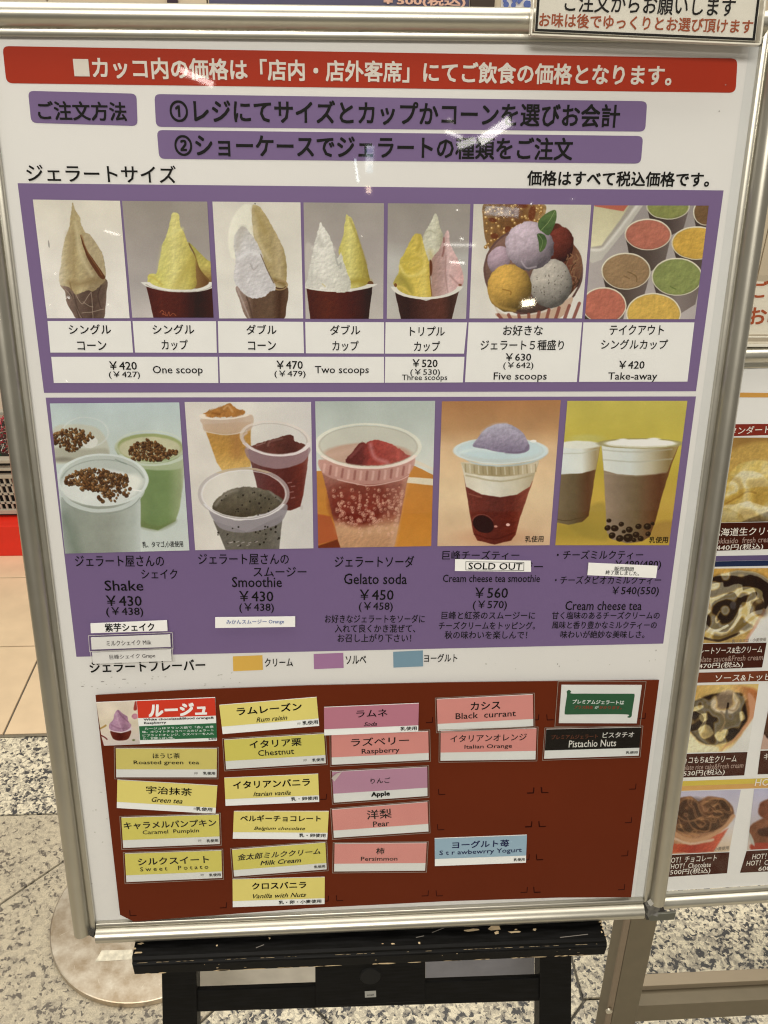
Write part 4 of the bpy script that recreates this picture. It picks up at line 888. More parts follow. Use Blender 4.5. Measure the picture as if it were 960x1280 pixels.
p.e(485, 385, 325, 86, (182, 190, 182), soft=6); p.p([(165, 400), (300, 470), (490, 490), (680, 465), (815, 395), (780, 440), (650, 485), (480, 498), (300, 480)], (164, 178, 178), 8, a=.8)
p.e(485, 375, 300, 72, (184, 198, 194), soft=16); p.s_([(200, 400), (320, 372), (440, 390)], 20, (204, 212, 204), 20, .7); p.ring(485, 385, 322, 90, 8, (196, 206, 202), a=.8)
d = p.sdf(spline([(290, 355), (320, 300), (390, 225), (480, 195), (560, 205), (640, 260), (680, 330), (680, 385), (600, 405), (470, 395), (370, 372)]))
p.put(np.clip(.5 - d / 7, 0, 1), lambda X, Y: np.stack([np.interp(Y, [190, 300, 400], [158, 150, 120]), np.interp(Y, [190, 300, 400], [152, 140, 108]), np.interp(Y, [190, 300, 400], [160, 152, 124])], -1), nz=.10, nf=.05)
p.s_([(360, 260), (430, 215), (520, 205)], 24, (180, 176, 184), 30, .6); p.s_([(680, 350), (640, 395), (520, 400)], 14, (104, 88, 104), 14, .6)
p.e(715, 318, 20, 9, (236, 240, 236)); p.e(362, 905, 78, 58, (44, 26, 24), 25, 6); p.ring(362, 902, 80, 62, 5, (130, 84, 74), 25, a=.5, y1=880)
p.e(537, 908, 14, 10, (220, 176, 160)); p.e(450, 920, 12, 8, (186, 130, 112)); p.s_([(300, 975), (440, 1010), (580, 965)], 10, (66, 24, 18), 8, .6); p.s_([(260, 690), (350, 715)], 8, (150, 96, 78), 8, .5)
p11 = p.done("cheese_tea_smoothie_picture", pan2); text(B1, "乳使用", 656.4, 674, 679.4, 673.6, 8, M_INK, p11, .0013, bold=.004)
# 12 cheese tea ------------------------------------------------
p = Pic(B1, [(709.3, 501), (859.3, 501), (836.3, 681.6), (694, 681.6)], (690, 495), 5.333, (184, 164, 74), HP)
p.im = p.col(p.vg((30, (178, 164, 78)), (270, (180, 164, 72)), (500, (172, 150, 58)), (760, (180, 148, 66)), (1000, (176, 146, 62))), .04, .006)
p.e(160, 900, 250, 60, (140, 122, 52), soft=60, a=.6); p.p([(240, 740), (360, 730), (360, 960), (120, 880)], (142, 122, 54), 30, a=.7); p.p([(690, 850), (820, 840), (800, 960), (660, 950)], (140, 106, 56), 30, a=.6)
p.e(230, 285, 110, 28, (178, 170, 96), soft=20, a=.8)
p.p([(40, 310), (325, 315), (290, 500), (245, 800), (200, 840), (110, 858), (20, 840)], p.hg((50, (112, 96, 70)), (150, (96, 80, 54)), (240, (84, 54, 32)), (290, (100, 68, 40))), 7, sm=False, nz=.04)
p.p([(30, 310), (325, 315), (292, 490), (200, 515), (30, 525)], p.hg((60, (196, 200, 190)), (200, (202, 202, 188)), (290, (150, 132, 96)), (325, (168, 148, 100))), 7, sm=False); p.e(180, 325, 145, 26, (206, 204, 186), soft=8); p.s_([(70, 385), (200, 380), (300, 355)], 6, (166, 164, 142), 8, .7)
p.s_([(30, 820), (110, 830), (230, 800)], 6, (74, 58, 36), 6, .7)
p.p([(330, 320), (850, 315), (800, 450), (740, 640), (690, 830), (650, 940), (600, 970), (500, 982), (400, 955), (365, 910), (355, 700), (345, 500)], p.hg((345, (142, 122, 100)), (440, (126, 108, 86)), (560, (104, 86, 60)), (650, (96, 66, 42)), (720, (84, 50, 28)), (780, (100, 66, 36))), 7, sm=False, nz=.04)
p.p([(330, 320), (850, 315), (800, 430), (770, 505), (660, 524), (560, 530), (440, 522), (345, 495)], p.hg((335, (204, 204, 190)), (520, (196, 198, 186)), (660, (170, 160, 132)), (780, (124, 104, 64)), (840, (150, 128, 80))), 7, sm=False)
p.e(590, 318, 262, 32, (196, 190, 164), soft=6); p.e(590, 312, 240, 22, (222, 220, 206), soft=8); p.ring(590, 316, 264, 32, 6, (140, 130, 84), a=.8); p.e(680, 288, 40, 10, (222, 220, 206), soft=8); p.e(470, 292, 30, 8, (222, 220, 206), soft=8)
for yy in (360, 425): p.s_([(340, yy), (560, yy + 14), (800, yy - 6)], 7, (158, 154, 134), 9, .7)
p.s_([(350, 515), (560, 532), (760, 510)], 8, (150, 134, 108), 8, .6)
R = random.Random(7)
for x, y, q in ((380, 830, 14), (370, 880, 18), (418, 882, 22), (462, 855, 16), (515, 890, 20), (560, 925, 20), (576, 870, 18), (636, 870, 22), (640, 920, 16), (452, 950, 22), (508, 945, 28), (400, 930, 20), (590, 950, 18), (670, 850, 12), (545, 960, 14), (478, 905, 12)):
    p.e(x, y, q * 1.15, q, (44, 32, 22), R.uniform(-20, 20), 5); p.e(x - 5, y - 6, q * .35, q * .25, (92, 76, 54), 0, 4, .7)
p12 = p.done("cheese_tea_picture", pan2); text(B1, "乳使用", 811.5, 675, 835, 674.6, 8, M_INK, p12, .0013, bold=.004)

# ---------------------------------------------------------------- lamps of the hall behind the viewer, mirrored in the cover
def mirrored(x, y, z=None, dist=None):
    """where the view ray through image point (x,y) goes after bouncing off the cover"""
    d = ray(x, y); P = B1.p3(*B1.uv(x, y, .003), .003); r_ = d - 2 * (d @ B1.N) * B1.N
    return P + r_ * ((z - P[2]) / r_[2] if z is not None else dist / np.linalg.norm(r_)), r_ / np.linalg.norm(r_)
LW, WW = (1.0, .90, .70), (1.0, .97, .90)
def fixture(lab, x, y, dist, sx, sz, col, s, turn=0.0, group=None, kind="ceiling_light"):
    c, r_ = mirrored(x, y, dist=dist); root = thing(kind, lab, "ceiling light", tuple(c), group)
    mb = MB(); mb.box((0, 0, 0), (sx, .04, sz)); s *= 1.8; hs = mb.build("housing", mat("lamp_housing", (.6, .58, .54), .5, raw=True))
    mb = MB(); mb.box((0, .024, 0), (sx - .03, .012, sz - .03)); df = mb.build("diffuser", emit_mat("lamp_glow", col, s))
    R_ = Matrix.Translation(Vector(c)) @ Vector(-r_).to_track_quat('Y', 'Z').to_matrix().to_4x4() @ Matrix.Rotation(turn, 4, 'Y')
    for o in (hs, df):
        o.parent = root; o.matrix_parent_inverse = Matrix.Identity(4); o.matrix_local = Matrix.Translation(-Vector(c)) @ R_
    return root
def px_size(dist, n): return (0.75 + dist) * n / F
GLM = "ceiling lights of the hall behind the viewer"
WHERE = ["the red banner, left of its middle", "the second purple banner, right end of the cluster", "the gap between the two purple banners", "the second banner, left end of the cluster", "the first banner, top of the cluster",
         "the purple edge above the double cup photo", "the white gap beside the upright screen", "the top edge over the triple cup photo", "the top edge over the five scoops photo", "the top edge near the tubs photo", "the double cup photo",
         "the triple cup photo, beside the pink peak", "the triple cup photo, widest streak", "the triple cup photo, lowest streak", "the triple cup photo, between two streaks", "the single cone photo, right of the peak", "the single cone photo, lower left corner",
         "the left side of the single cone", "the wafer of the single cone", "the right of the single cone wafer", "the price cell under the single cone"]
for k, (x, y, w_, h_, t_, c_, s_) in enumerate([
        (246, 96, 42, 11, .35, (1, .86, .80), 9), (619, 163, 44, 15, -.55, WW, 9), (590, 176, 40, 12, -.3, WW, 6), (567, 168, 26, 8, .35, WW, 7), (562, 150, 14, 6, .5, WW, 7),
        (461, 237, 11, 12, 0, (1, .74, .52), 8), (446, 213, 3, 30, -.12, (.8, .95, 1), 7),
        (571, 262, 6, 3.5, 0, WW, 16), (664, 254, 6, 3, 0, WW, 16), (716, 249, 6, 3, 0, WW, 14), (453, 296, 6, 4, 0, WW, 14), (577, 298, 8, 3, .3, WW, 12), (574, 306, 44, 8, .05, WW, 5),
        (571, 329, 24, 3, .1, WW, 9), (571, 320, 5, 3, 0, WW, 12), (140, 291, 20, 3, .25, WW, 6), (64, 381, 5, 6, 0, WW, 10), (70, 341, 6, 3, 0, WW, 6), (86, 371, 7, 3, .3, WW, 9), (135, 380, 6, 3, 0, WW, 5),
        (84, 476, 7, 5, 0, WW, 12)]):
    dist = 5.0 + (k % 4) * .35
    fixture(("long lamp mirrored on ", "downlight mirrored on ")[w_ < 10] + WHERE[k], x, y, dist, px_size(dist, w_), px_size(dist, h_), c_, s_, t_, GLM + (", slim" if w_ >= 10 else ", small"))
r0 = fixture("warm white lantern panel low behind the viewer, mirrored under the five scoops photo", 660, 379, 4.2, px_size(4.2, 22), px_size(4.2, 14), (1, .90, .66), 22, -.08, None, "lantern_panel"); r0['category'] = "lamp"
# two lit screens mirrored bluish
for lab, x, y, w_, h_, t_ in (("bluish lit notice screen, mirrored upright above the scoop photos", 463, 199, 16, 36, .06), ("pale blue lit screen, mirrored across the waffle in the five scoops photo", 628, 264, 46, 17, .10)):
    r0 = fixture(lab, x, y, 3.6, px_size(3.6, w_), px_size(3.6, h_), (.42, .58, .70), 3.6, t_, None, "lit_screen"); r0['category'] = "screen"
    M = [c for c in r0.children if c.name.startswith("diffuser")][0].data.materials[0]; nt = M.node_tree
    v_ = nt.nodes.new("ShaderNodeTexVoronoi"); v_.inputs["Scale"].default_value = 38; tc = nt.nodes.new("ShaderNodeTexCoord"); rr = nt.nodes.new("ShaderNodeValToRGB")
    rr.color_ramp.elements[0].color = (.12, .28, .42, 1); rr.color_ramp.elements[1].color = (.95, 1, 1, 1); rr.color_ramp.elements[0].position = .25; rr.color_ramp.elements[1].position = .7
    nt.links.new(tc.outputs["Object"], v_.inputs["Vector"]); nt.links.new(v_.outputs["Distance"], rr.inputs["Fac"]); nt.links.new(rr.outputs[0], nt.nodes["Principled BSDF"].inputs["Emission Color"])

# clear cover sheet over the poster
M_CLEAR = clear_mat("clear_cover", .02, .03, .985)
def sheet_grid(name, P, q, h, m_, parent):
    return quad(name, P, q, h, m_, parent)
quad("clear_cover", B1, (TLp, TRp, BRp, BLp), .0030, M_CLEAR, board)

# ---------------------------------------------------------------- small labels stuck on the cover
M_LABEL = mat("label_white", (222, 219, 208), .4)
M_HOLD = clear_mat("clear_laminate", .08, .25, .93)
M_EDGE = mat("laminate_edge", (.75, .74, .70), .25, raw=True)
def grow(q, a):
    q = [np.array(p, float) for p in q]; c = sum(q) / 4
    o = []
    for i in range(4):
        d1 = q[i] - q[i - 1]; d2 = q[i] - q[(i + 1) % 4]; o.append(q[i] + d1 / np.linalg.norm(d1) * a + d2 / np.linalg.norm(d2) * a)
    return o
def label(name, lab, cat, q, h, group, lines, ink, holder=0):
    uvc = B1.uv(*bil(q, .5, .5), h); root = thing(name, lab, cat, tuple(B1.p3(uvc[0], uvc[1], h)), group)
    quad("strip", B1, q, h, M_LABEL, root, thick=.0010)
    for (s_, a, b_, y, yy, hh, bo) in lines: text(B1, s_, a, y, b_, yy, hh, ink, root, h + .0002, bold=bo, mincho=.006)
    if holder:
        g = grow(q, holder); quad("laminate", B1, g, h + .0008, M_HOLD, root, r=2.5)
        rim(root, B1, g, h + .0009, .45)
    return root
def rim(root, P, g, h, wpx, m_=None):
    """pale raised welt round a laminate"""
    V = []; Fc = []; gi = grow(g, -wpx)
    for i in range(4):
        for p_, hh in ((g[i], h), (gi[i], h)):
            u = P.uv(p_[0], p_[1], hh); V.append(P.p3(u[0], u[1], hh))
    for i in range(4): j = (i + 1) % 4; Fc.append((2 * i, 2 * i + 1, 2 * j + 1, 2 * j))
    mesh_obj("laminate_edge", V, Fc, m_ or M_EDGE, root)
GL = "printed strips stuck on the price board"
label("product_label", "white strip reading 紫芋シェイク, topmost of the three strips under the shake price", "label", [(113, 779.7), (208.6, 775.7), (209.4, 788.8), (113.6, 791.5)], .0042, GL, [("紫芋シェイク", 131, 193, 784.6, 783.6, 10.5, .012)], M_INK)
label("product_label", "laminated strip reading ミルクシェイク Milk, middle one of the three under the shake price", "label", [(113.5, 797.2), (212.6, 793.5), (213.4, 808.6), (114.6, 812)], .0050, GL, [("ミルクシェイク Milk", 133, 189, 804.2, 802.6, 6.5, 0)], mat("ink_grey", (84, 78, 74)), 3)
label("product_label", "laminated strip reading 巨峰シェイク Grape, lowest of the three above the flavour heading", "label", [(115, 815.9), (213.8, 811.9), (214.4, 826), (116.4, 829.8)], .0042, GL, [("巨峰シェイク Grape", 137, 194, 821.8, 819.6, 6.8, 0)], mat("ink_grey", (84, 78, 74)), 2)
label("product_label", "white strip with blue letters みかんスムージー Orange under the smoothie price", "label", [(269, 772), (369, 771), (369, 783.6), (269, 785)], .0042, GL, [("みかんスムージー Orange", 283, 355, 778, 777.2, 6.5, 0)], mat("ink_blue", (70, 88, 132)))
so = label("sold_out_label", "white SOLD OUT label stuck over the name of the cream cheese tea smoothie", "label", [(569, 699.5), (663.5, 701.3), (663.8, 714.8), (568.6, 713.7)], .0045, GL, [("SOLD OUT", 585.6, 652.8, 707.4, 708.2, 8.5, .004)], M_INK)
q = [(582, 701.8), (655.2, 702.8), (655, 713.4), (582, 712.8)]
rim(so, B1, q, .0048, .6, M_INK)
label("notice_label", "crooked white label reading 終了致しました over the cheese milk tea price, right column", "label", [(735.8, 703.8), (822, 707.7), (820, 722.6), (734.4, 719)], .0045, GL, [("販売期間", 768, 792, 710.7, 711.6, 5.2, 0), ("終了致しました。", 757, 799, 715.4, 717, 5.4, 0)], M_INK, 0)

# ---------------------------------------------------------------- brown flavour sheet and its cards
HB = .0040
M_BROWN = mat("brown_sheet", (91, 39, 22), .38, var=.05, vscale=8, bump=.06, bscale=60)
bq = [(119.3, 869.3), (240, 862.5), (390, 857), (560, 853.4), (824, 850.3), (806, 990), (788.8, 1121.6), (700, 1122), (560, 1126.5), (390, 1135), (205, 1149), (167, 1151.8), (150, 1143.5), (135, 1010)]
uvs = [B1.uv(*p, HB) for p in bq]; n = len(uvs)
V = [B1.p3(u[0], u[1], HB) for u in uvs] + [B1.p3(u[0], u[1], HB - .0008) for u in uvs]
flav = mesh_obj("flavour_sheet", V, [tuple(range(n))[::-1]] + [(i, (i + 1) % n, n + (i + 1) % n, n + i) for i in range(n)], M_BROWN)
tag(flav, "dark reddish brown sheet carrying the flavour cards on the lower half of the big board", "sheet")
M_MARK = mat("mark_line", (48, 20, 14), .5)
def zz(o, s, pts): return [(o[0] + a / s, o[1] + b_ / s) for a, b_ in pts]
Rm = zz((100, 820), 3, [(545, 945)]) + zz((390, 820), 3, [(448, 250), (50, 538), (432, 900), (57, 920), (828, 515), (820, 642), (810, 765), (803, 887), (846, 240)]) + zz((660, 820), 3.2, [(465, 250), (18, 548), (427, 533), (10, 683), (410, 667), (395, 800), (382, 935)])
Lm = zz((100, 820), 3, [(188, 974)]) + zz((390, 820), 3, [(93, 918), (476, 520), (863, 513), (472, 652), (853, 640), (843, 765), (467, 900), (833, 887), (882, 240)]) + zz((660, 820), 3.2, [(54, 547), (45, 683), (35, 815), (25, 945)])
V = []; Fc = []
def seg(a, b_, w_):
    a = B1.uv(*a, HB + .0002); b_ = B1.uv(*b_, HB + .0002); d = b_ - a; d /= np.linalg.norm(d); n_ = np.array([-d[1], d[0]]) * w_; k = len(V)
    for p_ in (a - n_, b_ - n_, b_ + n_, a + n_): V.append(B1.p3(p_[0], p_[1], HB + .0002))
    Fc.append((k, k + 1, k + 2, k + 3))
for x, y in Rm: seg((x - 7, y), (x + 1, y - .3), .0005); seg((x + 1, y), (x + 1.6, y - 7), .0004)
for x, y in Lm: seg((x, y), (x + 8, y - .3), .0005); seg((x, y), (x - .6, y - 7), .0004)
mesh_obj("corner_marks", V, Fc, M_MARK, flav)

Z3 = ((100, 820), 3); Z4 = ((390, 820), 3); Z5 = ((660, 820), 3.2); Z6 = ((670, 850), 6.4)
YEL, PNK, MAU, BLU, BLK = (201, 186, 102), (206, 136, 124), (164, 106, 116), (134, 156, 164), (24, 20, 16)
YEL2 = (204, 192, 92)
M_BAND = {}
M_CARDW = mat("card_white", (214, 212, 200), .32, coat=.15)
GC = "gelato flavour cards on the brown sheet"
def card(lab, z, qz, col, items, split=.70, lam=True, h=.0052, ink=M_INK):
    q = zz(*z, qz); c = B1.uv(*bil(q, .5, .5), h)
    root = thing("flavour_card", lab, "card", tuple(B1.p3(c[0], c[1], h)), GC)
    quad("card_stock", B1, q, h, M_CARDW, root, thick=.0010)
    m_ = mat("band_%d_%d_%d" % col, col, .32, var=.02, vscale=30, coat=.15)
    quad("colour_band", B1, [q[0], q[1], bil(q, 1, split), bil(q, 0, split)], h + .0002, m_, root)
    H = (np.linalg.norm(bil(q, .5, 0) - bil(q, .5, 1)))
    for it in items:
        s_, u0, u1, v, hf = it[:5]; kw = it[5] if len(it) > 5 else {}
        kw = dict(kw); k_ = kw.pop('ink', ink); a = bil(q, u0, v); b_ = bil(q, u1, v)
        text(B1, s_, a[0], a[1], b_[0], b_[1], H * hf, k_, root, h + .0004, **kw)
    if lam:
        g = grow(q, 2.2); quad("laminate", B1, g, h + .0009, M_HOLD, root, r=2); rim(root, B1, g, h + .0010, .5, mat("laminate_welt", (.30, .25, .21), .3, raw=True))
    return root
IT = dict(shear=.35, mincho=.006); MN = dict(mincho=.014); BD = dict(bold=.010)
def note(s_="乳使用", u0=.865, u1=.985, hh=.105, v=.86): return (s_, u0, u1, v, hh, dict(bold=.012))
SMB = ("卵", .775, .81, .86, .08, dict(ink=mat("ink_faint", (150, 146, 136))))
card("yellow laminated card ほうじ茶 Roasted green tea, directly under the card with the small photo", Z3, [(134, 347), (514, 348), (512, 455), (136, 455)], YEL, [("ほうじ茶", .365, .635, .25, .19, MN), ("Roasted green  tea", .175, .825, .5, .17, dict(mincho=.006)), note(), SMB], .72)
card("yellow card 宇治抹茶 Green tea, tilted down to the right", Z3, [(140, 465), (515, 487), (508, 592), (138, 570)], YEL, [("宇治抹茶", .29, .75, .28, .27, MN), ("Green tea", .35, .66, .62, .18, IT), note(u0=.8, u1=.965, hh=.13), SMB], .78, lam=False)
card("yellow laminated card キャラメルパンプキン Caramel Pumpkin in the left column", Z3, [(155, 607), (521, 595), (524, 705), (162, 720)], YEL2, [("キャラメルパンプキン", .02, .97, .27, .25, BD), ("Caramel  Pumpkin", .21, .79, .53, .17, {}), note(v=.88), SMB], .74)
card("yellow laminated card シルクスイート Sweet Potato, lowest of the left column", Z3, [(168, 742), (530, 730), (533, 832), (174, 848)], YEL2, [("シルクスイート", .13, .87, .3, .26, BD), ("Sweet  Potato", .15, .86, .57, .15, dict(sp=1.5)), note(v=.88), SMB], .76)
card("yellow card ラムレーズン Rum raisin, topmost of the second column", Z3, [(522, 185), (887, 155), (897, 262), (535, 293)], YEL, [("ラムレーズン", .17, .84, .26, .28, dict(bold=.014)), ("Rum raisin", .36, .68, .61, .16, IT), note(u0=.83, u1=.99, hh=.14), SMB], .74, lam=False)
card("yellow laminated card イタリア栗 Chestnut in the second column", Z3, [(540, 315), (915, 292), (922, 402), (548, 425)], YEL2, [("イタリア栗", .25, .77, .22, .27, BD), ("Chestnut", .33, .69, .52, .2, {}), note(v=.87), SMB], .72)
card("yellow card イタリアンバニラ Itarian vanila in the second column", Z3, [(541, 458), (893, 443), (897, 547), (546, 562)], YEL, [("イタリアンバニラ", .09, .91, .27, .27, dict(bold=.014)), ("Itarian vanila", .3, .7, .62, .16, IT), note("乳・卵使用", .7, .985, .13)], .76, lam=False)
card("yellow card ベルギーチョコレート Belgium chocolate in the second column", Z3, [(577, 583), (933, 583), (927, 688), (573, 685)], YEL, [("ベルギーチョコレート", .07, .92, .25, .23, dict(bold=.014)), ("Belgium chocolate", .22, .76, .63, .15, IT), note("乳・卵使用", .7, .98, .13)], .76, lam=False)
card("yellow laminated card 金太郎ミルククリーム Milk Cream, lettering slanted", Z3, [(570, 727), (920, 700), (925, 800), (578, 827)], YEL2, [("金太郎ミルククリーム", .05, .94, .3, .24, dict(shear=.25, bold=.006)), ("Milk Cream", .29, .73, .58, .17, dict(shear=.3, bold=.006)), note(v=.88)], .76)
card("yellow card クロスバニラ Vanilla with Nuts, bottom card of the second column", Z3, [(572, 838), (918, 830), (917, 930), (573, 942)], YEL, [("クロスバニラ", .21, .8, .26, .25, dict(bold=.014)), ("Vanilla with Nuts", .22, .8, .63, .16, IT), note("乳・卵・小麦使用", .5, .965, .13, .89)], .78, lam=False)
card("dusky mauve card ラムネ Soda, topmost of the third column", Z4, [(45, 193), (401, 178), (398, 283), (46, 298)], MAU, [("ラムネ", .34, .67, .28, .26, MN), ("Soda", .42, .56, .66, .14, IT), note(u0=.81, u1=.985, hh=.14, v=.88)], .78, lam=False, h=.0064)
card("salmon laminated card ラズベリー Raspberry in the third column", Z4, [(73, 297), (436, 283), (438, 390), (74, 408)], PNK, [("ラズベリー", .2, .8, .27, .28, MN), ("Raspberry", .31, .7, .62, .22, dict(mincho=.006))], .75)
apple = card("mauve pink card りんご with Apple handwritten in black, upper left corner curling", Z4, [(75, 435), (432, 417), (433, 525), (82, 550)], (176, 130, 146), [("りんご", .4, .61, .37, .18, MN), ("Apple", .4, .6, .84, .2, dict(bold=.03, ink=mat("marker_ink", (14, 12, 12))))], .71, lam=True)
cq = zz(*Z4, [(74, 437), (112, 434), (84, 470)]); cc = [B1.uv(*p_, .006) for p_ in cq]
V = [B1.p3(cc[1][0], cc[1][1], .0064), B1.p3(cc[2][0], cc[2][1], .0064), B1.p3(cc[0][0] + .001, cc[0][1] - .001, .0105), B1.p3((cc[1][0] + cc[0][0]) / 2, cc[0][1] + .0004, .0082), B1.p3(cc[0][0] - .0002, (cc[2][1] + cc[0][1]) / 2, .0082)]
mesh_obj("curled_corner", V, [(0, 3, 1), (3, 4, 1), (3, 2, 4)], mat("curl_film", (.62, .55, .55), .2, raw=True), apple, smooth=True)
card("salmon laminated card 洋梨 Pear in the third column", Z4, [(75, 577), (433, 548), (437, 658), (82, 682)], PNK, [("洋梨", .36, .62, .28, .33, MN), ("Pear", .42, .59, .62, .19, dict(mincho=.008))], .74)
card("salmon card 柿 Persimmon, bottom of the third column", Z4, [(85, 705), (430, 702), (424, 805), (83, 808)], PNK, [("柿", .455, .545, .27, .24, BD), ("Persimmon", .29, .69, .55, .15, {})], .72)
card("salmon laminated card カシス Black currant, topmost of the fourth column", Z4, [(468, 163), (828, 145), (830, 263), (472, 282)], PNK, [("カシス", .35, .66, .27, .25, BD), ("Black  currant", .19, .82, .56, .19, {})], .77)
card("salmon laminated card イタリアンオレンジ Italian Orange under the black currant card", Z4, [(483, 283), (842, 272), (838, 388), (482, 393)], PNK, [("イタリアンオレンジ", .1, .9, .26, .23, dict(mincho=.010)), ("Italian Orange", .25, .75, .56, .17, dict(mincho=.006))], .72)
card("pale blue card ヨーグルト苺 with Yogurt in wide letters, alone in the lower fourth column", Z4, [(460, 685), (806, 672), (802, 775), (461, 788)], BLU, [("ヨーグルト苺", .19, .81, .26, .26, dict(bold=.008, ink=mat("ink_navy", (30, 30, 62)))), ("S t r awbewrry Yogurt", .05, .95, .55, .21, dict(ink=mat("ink_navy", (30, 30, 62)))), note(v=.88)], .74, lam=False)
card("black card with white lettering ピスタチオ Pistachio Nuts at the right", Z6, [(82, 395), (842, 380), (822, 605), (65, 630)], BLK, [("プレミアムジェラート", .06, .55, .27, .15, dict(ink=mat("ink_rust", (104, 58, 36)), mincho=.006)), ("ピスタチオ", .6, .93, .24, .19, dict(ink=mat("ink_white", (205, 200, 185)), mincho=.008)), ("Pistachio Nuts", .25, .75, .52, .24, dict(ink=mat("ink_white", (205, 200, 185)), mincho=.004)), note(u0=.86, u1=.985, hh=.09, v=.88)], .72)

# white card with the green scroll
q = zz(*Z6, [(205, 42), (847, 43), (805, 347), (183, 345)]); h = .0052; c = B1.uv(*bil(q, .5, .5), h)
pc = thing("premium_card", "white laminated card with a dark green scroll shape, top right of the brown sheet", "card", tuple(B1.p3(c[0], c[1], h)))
quad("card_stock", B1, q, h, M_CARDW, pc, thick=.0010)
M_GRN = mat("scroll_green", (46, 86, 56), .35, coat=.15)
gp = spline([(248, 120), (246, 92), (264, 80), (281, 92), (283, 108), (400, 109), (600, 110), (770, 110), (788, 116), (786, 150), (776, 210), (768, 262), (764, 290), (748, 302), (730, 296), (730, 276), (500, 274), (300, 276), (240, 276), (229, 268), (234, 210)])
gp = zz(*Z6, [tuple(a) for a in gp]); uvs = [B1.uv(*p_, h + .0002) for p_ in gp]; me = bpy.data.meshes.new("t")
bm = bmesh.new(); fc = bm.faces.new([bm.verts.new(tuple(B1.p3(u[0], u[1], h + .0002))) for u in uvs]); bmesh.ops.triangulate(bm, faces=[fc]); bm.to_mesh(me); bm.free(); me.name = "scroll"; me.materials.append(M_GRN)
scr = link(bpy.data.objects.new("scroll", me), pc)
mesh_ink = mat("ink_pale_green", (206, 212, 196)); mesh_red = mat("ink_brick", (128, 56, 40))
def zt(s_, z, x0, y0, x1, y1, hz, ink, root, hh, **k):
    a, b_ = zz(*z, [(x0, y0), (x1, y1)]); text(B1, s_, a[0], a[1], b_[0], b_[1], hz / z[1], ink, root, hh, **k)
zt("プレミアムジェラートは", Z6, 292, 172, 705, 180, 34, mesh_ink, pc, h + .0005, bold=.016)
zt("プラス料金", Z6, 305, 216, 458, 219, 28, mesh_red, pc, h + .0005, bold=.02); zt("が", Z6, 470, 219, 500, 219, 24, mesh_ink, pc, h + .0005, bold=.01); zt("かかります。", Z6, 505, 219, 686, 222, 26, mesh_red, pc, h + .0005, bold=.02)
g = grow(q, 5); quad("laminate", B1, g, h + .0009, M_HOLD, pc, r=3); rim(pc, B1, g, h + .001, .6, mat("laminate_welt", (.2, .18, .17)))

# card of the month with the little photo
Z1 = ((110, 860), 5.647); q = zz(*Z1, [(58, 103), (897, 68), (910, 372), (105, 408)]); h = .0056; c = B1.uv(*bil(q, .5, .5), h)
mc = thing("seasonal_card", "card ルージュ with red and green blocks and a small cup photo on the brown sheet", "card", tuple(B1.p3(c[0], c[1], h)))
quad("card_stock", B1, q, h, M_CARDW, mc, thick=.0010)
quad("red_block", B1, zz(*Z1, [(344, 92), (896, 70), (903, 195), (354, 213)]), h + .0002, mat("block_red", (186, 56, 38), .35, coat=.15), mc)
quad("green_block", B1, zz(*Z1, [(360, 270), (905, 248), (910, 352), (368, 368)]), h + .0002, mat("block_green", (46, 92, 58), .35, coat=.15), mc)
zt("ルージュ", Z1, 424, 160, 838, 146, 92, mat("ink_white2", (226, 220, 206)), mc, h + .0004, bold=.035, shear=.15)
zt("White chocolate&Blood orange&", Z1, 392, 226, 888, 211, 20, M_INK, mc, h + .0004, bold=.014); zt("Raspberry", Z1, 396, 250, 552, 245, 20, M_INK, mc, h + .0004, bold=.014)
for k, s_ in enumerate(("　ルージュはフランス語で「赤」の意", "味。ホワイトチョコベースのジェラート", "にブラッドオレンジ、ラズベリーを入れ", "た、甘酸っぱい味。")):
    x1 = (886, 888, 888, 610)[k]; yy = 281 + 24 * k; zt(s_, Z1, (400, 384, 386, 388)[k], yy + (3 if k == 3 else 6), x1, yy - (2 if k == 3 else 8), 17, mesh_ink, mc, h + .0004)
zt("乳使用", Z1, 850, 362, 905, 359, 12, M_INK, mc, h + .0004, bold=.01)
p = Pic(B1, zz(*Z1, [(58, 103), (342, 92), (366, 394), (105, 408)]), *Z1, (206, 190, 168), h + .0002, 2.6)
p.im = p.col(p.vg((90, (204, 190, 168)), (250, (196, 182, 156)), (400, (184, 172, 160))), .06, .012)
p.s_([(60, 250), (200, 240), (340, 250)], 20, (176, 166, 140), 40, .5); p.p([(330, 100), (345, 95), (345, 150), (322, 155)], (140, 60, 50), 5)
p.e(330, 200, 22, 20, (176, 120, 130), nz=.2); p.s_([(80, 290), (110, 275), (125, 265)], 12, (150, 120, 66), 6); p.s_([(85, 330), (120, 350), (135, 362)], 8, (92, 36, 34), 5); p.s_([(85, 330), (100, 380), (108, 408)], 12, (92, 40, 36), 5)
p.p([(158, 300), (230, 318), (303, 300), (285, 358), (230, 370), (178, 358)], p.hg((158, (92, 42, 34)), (230, (70, 28, 22)), (303, (96, 46, 36))), 5, nz=.1)
p.e(228, 286, 82, 28, (196, 176, 178), soft=5)
p.p([(212, 155), (188, 185), (178, 225), (152, 255), (150, 285), (180, 302), (240, 308), (290, 290), (306, 262), (285, 235), (280, 205), (245, 180)], p.hg((150, (150, 116, 134)), (205, (162, 126, 142)), (250, (138, 102, 118)), (306, (160, 124, 138))), 5, nz=.10, nf=.03)
p.s_([(212, 160), (240, 200), (285, 240)], 8, (116, 78, 96), 8, .7); p.s_([(200, 180), (215, 240), (240, 300)], 10, (178, 146, 158), 10, .6); p.s_([(165, 260), (220, 285), (290, 280)], 8, (120, 84, 100), 8, .6)
p.e(322, 368, 10, 6, (90, 96, 54)); p.done("cup_photo", mc)

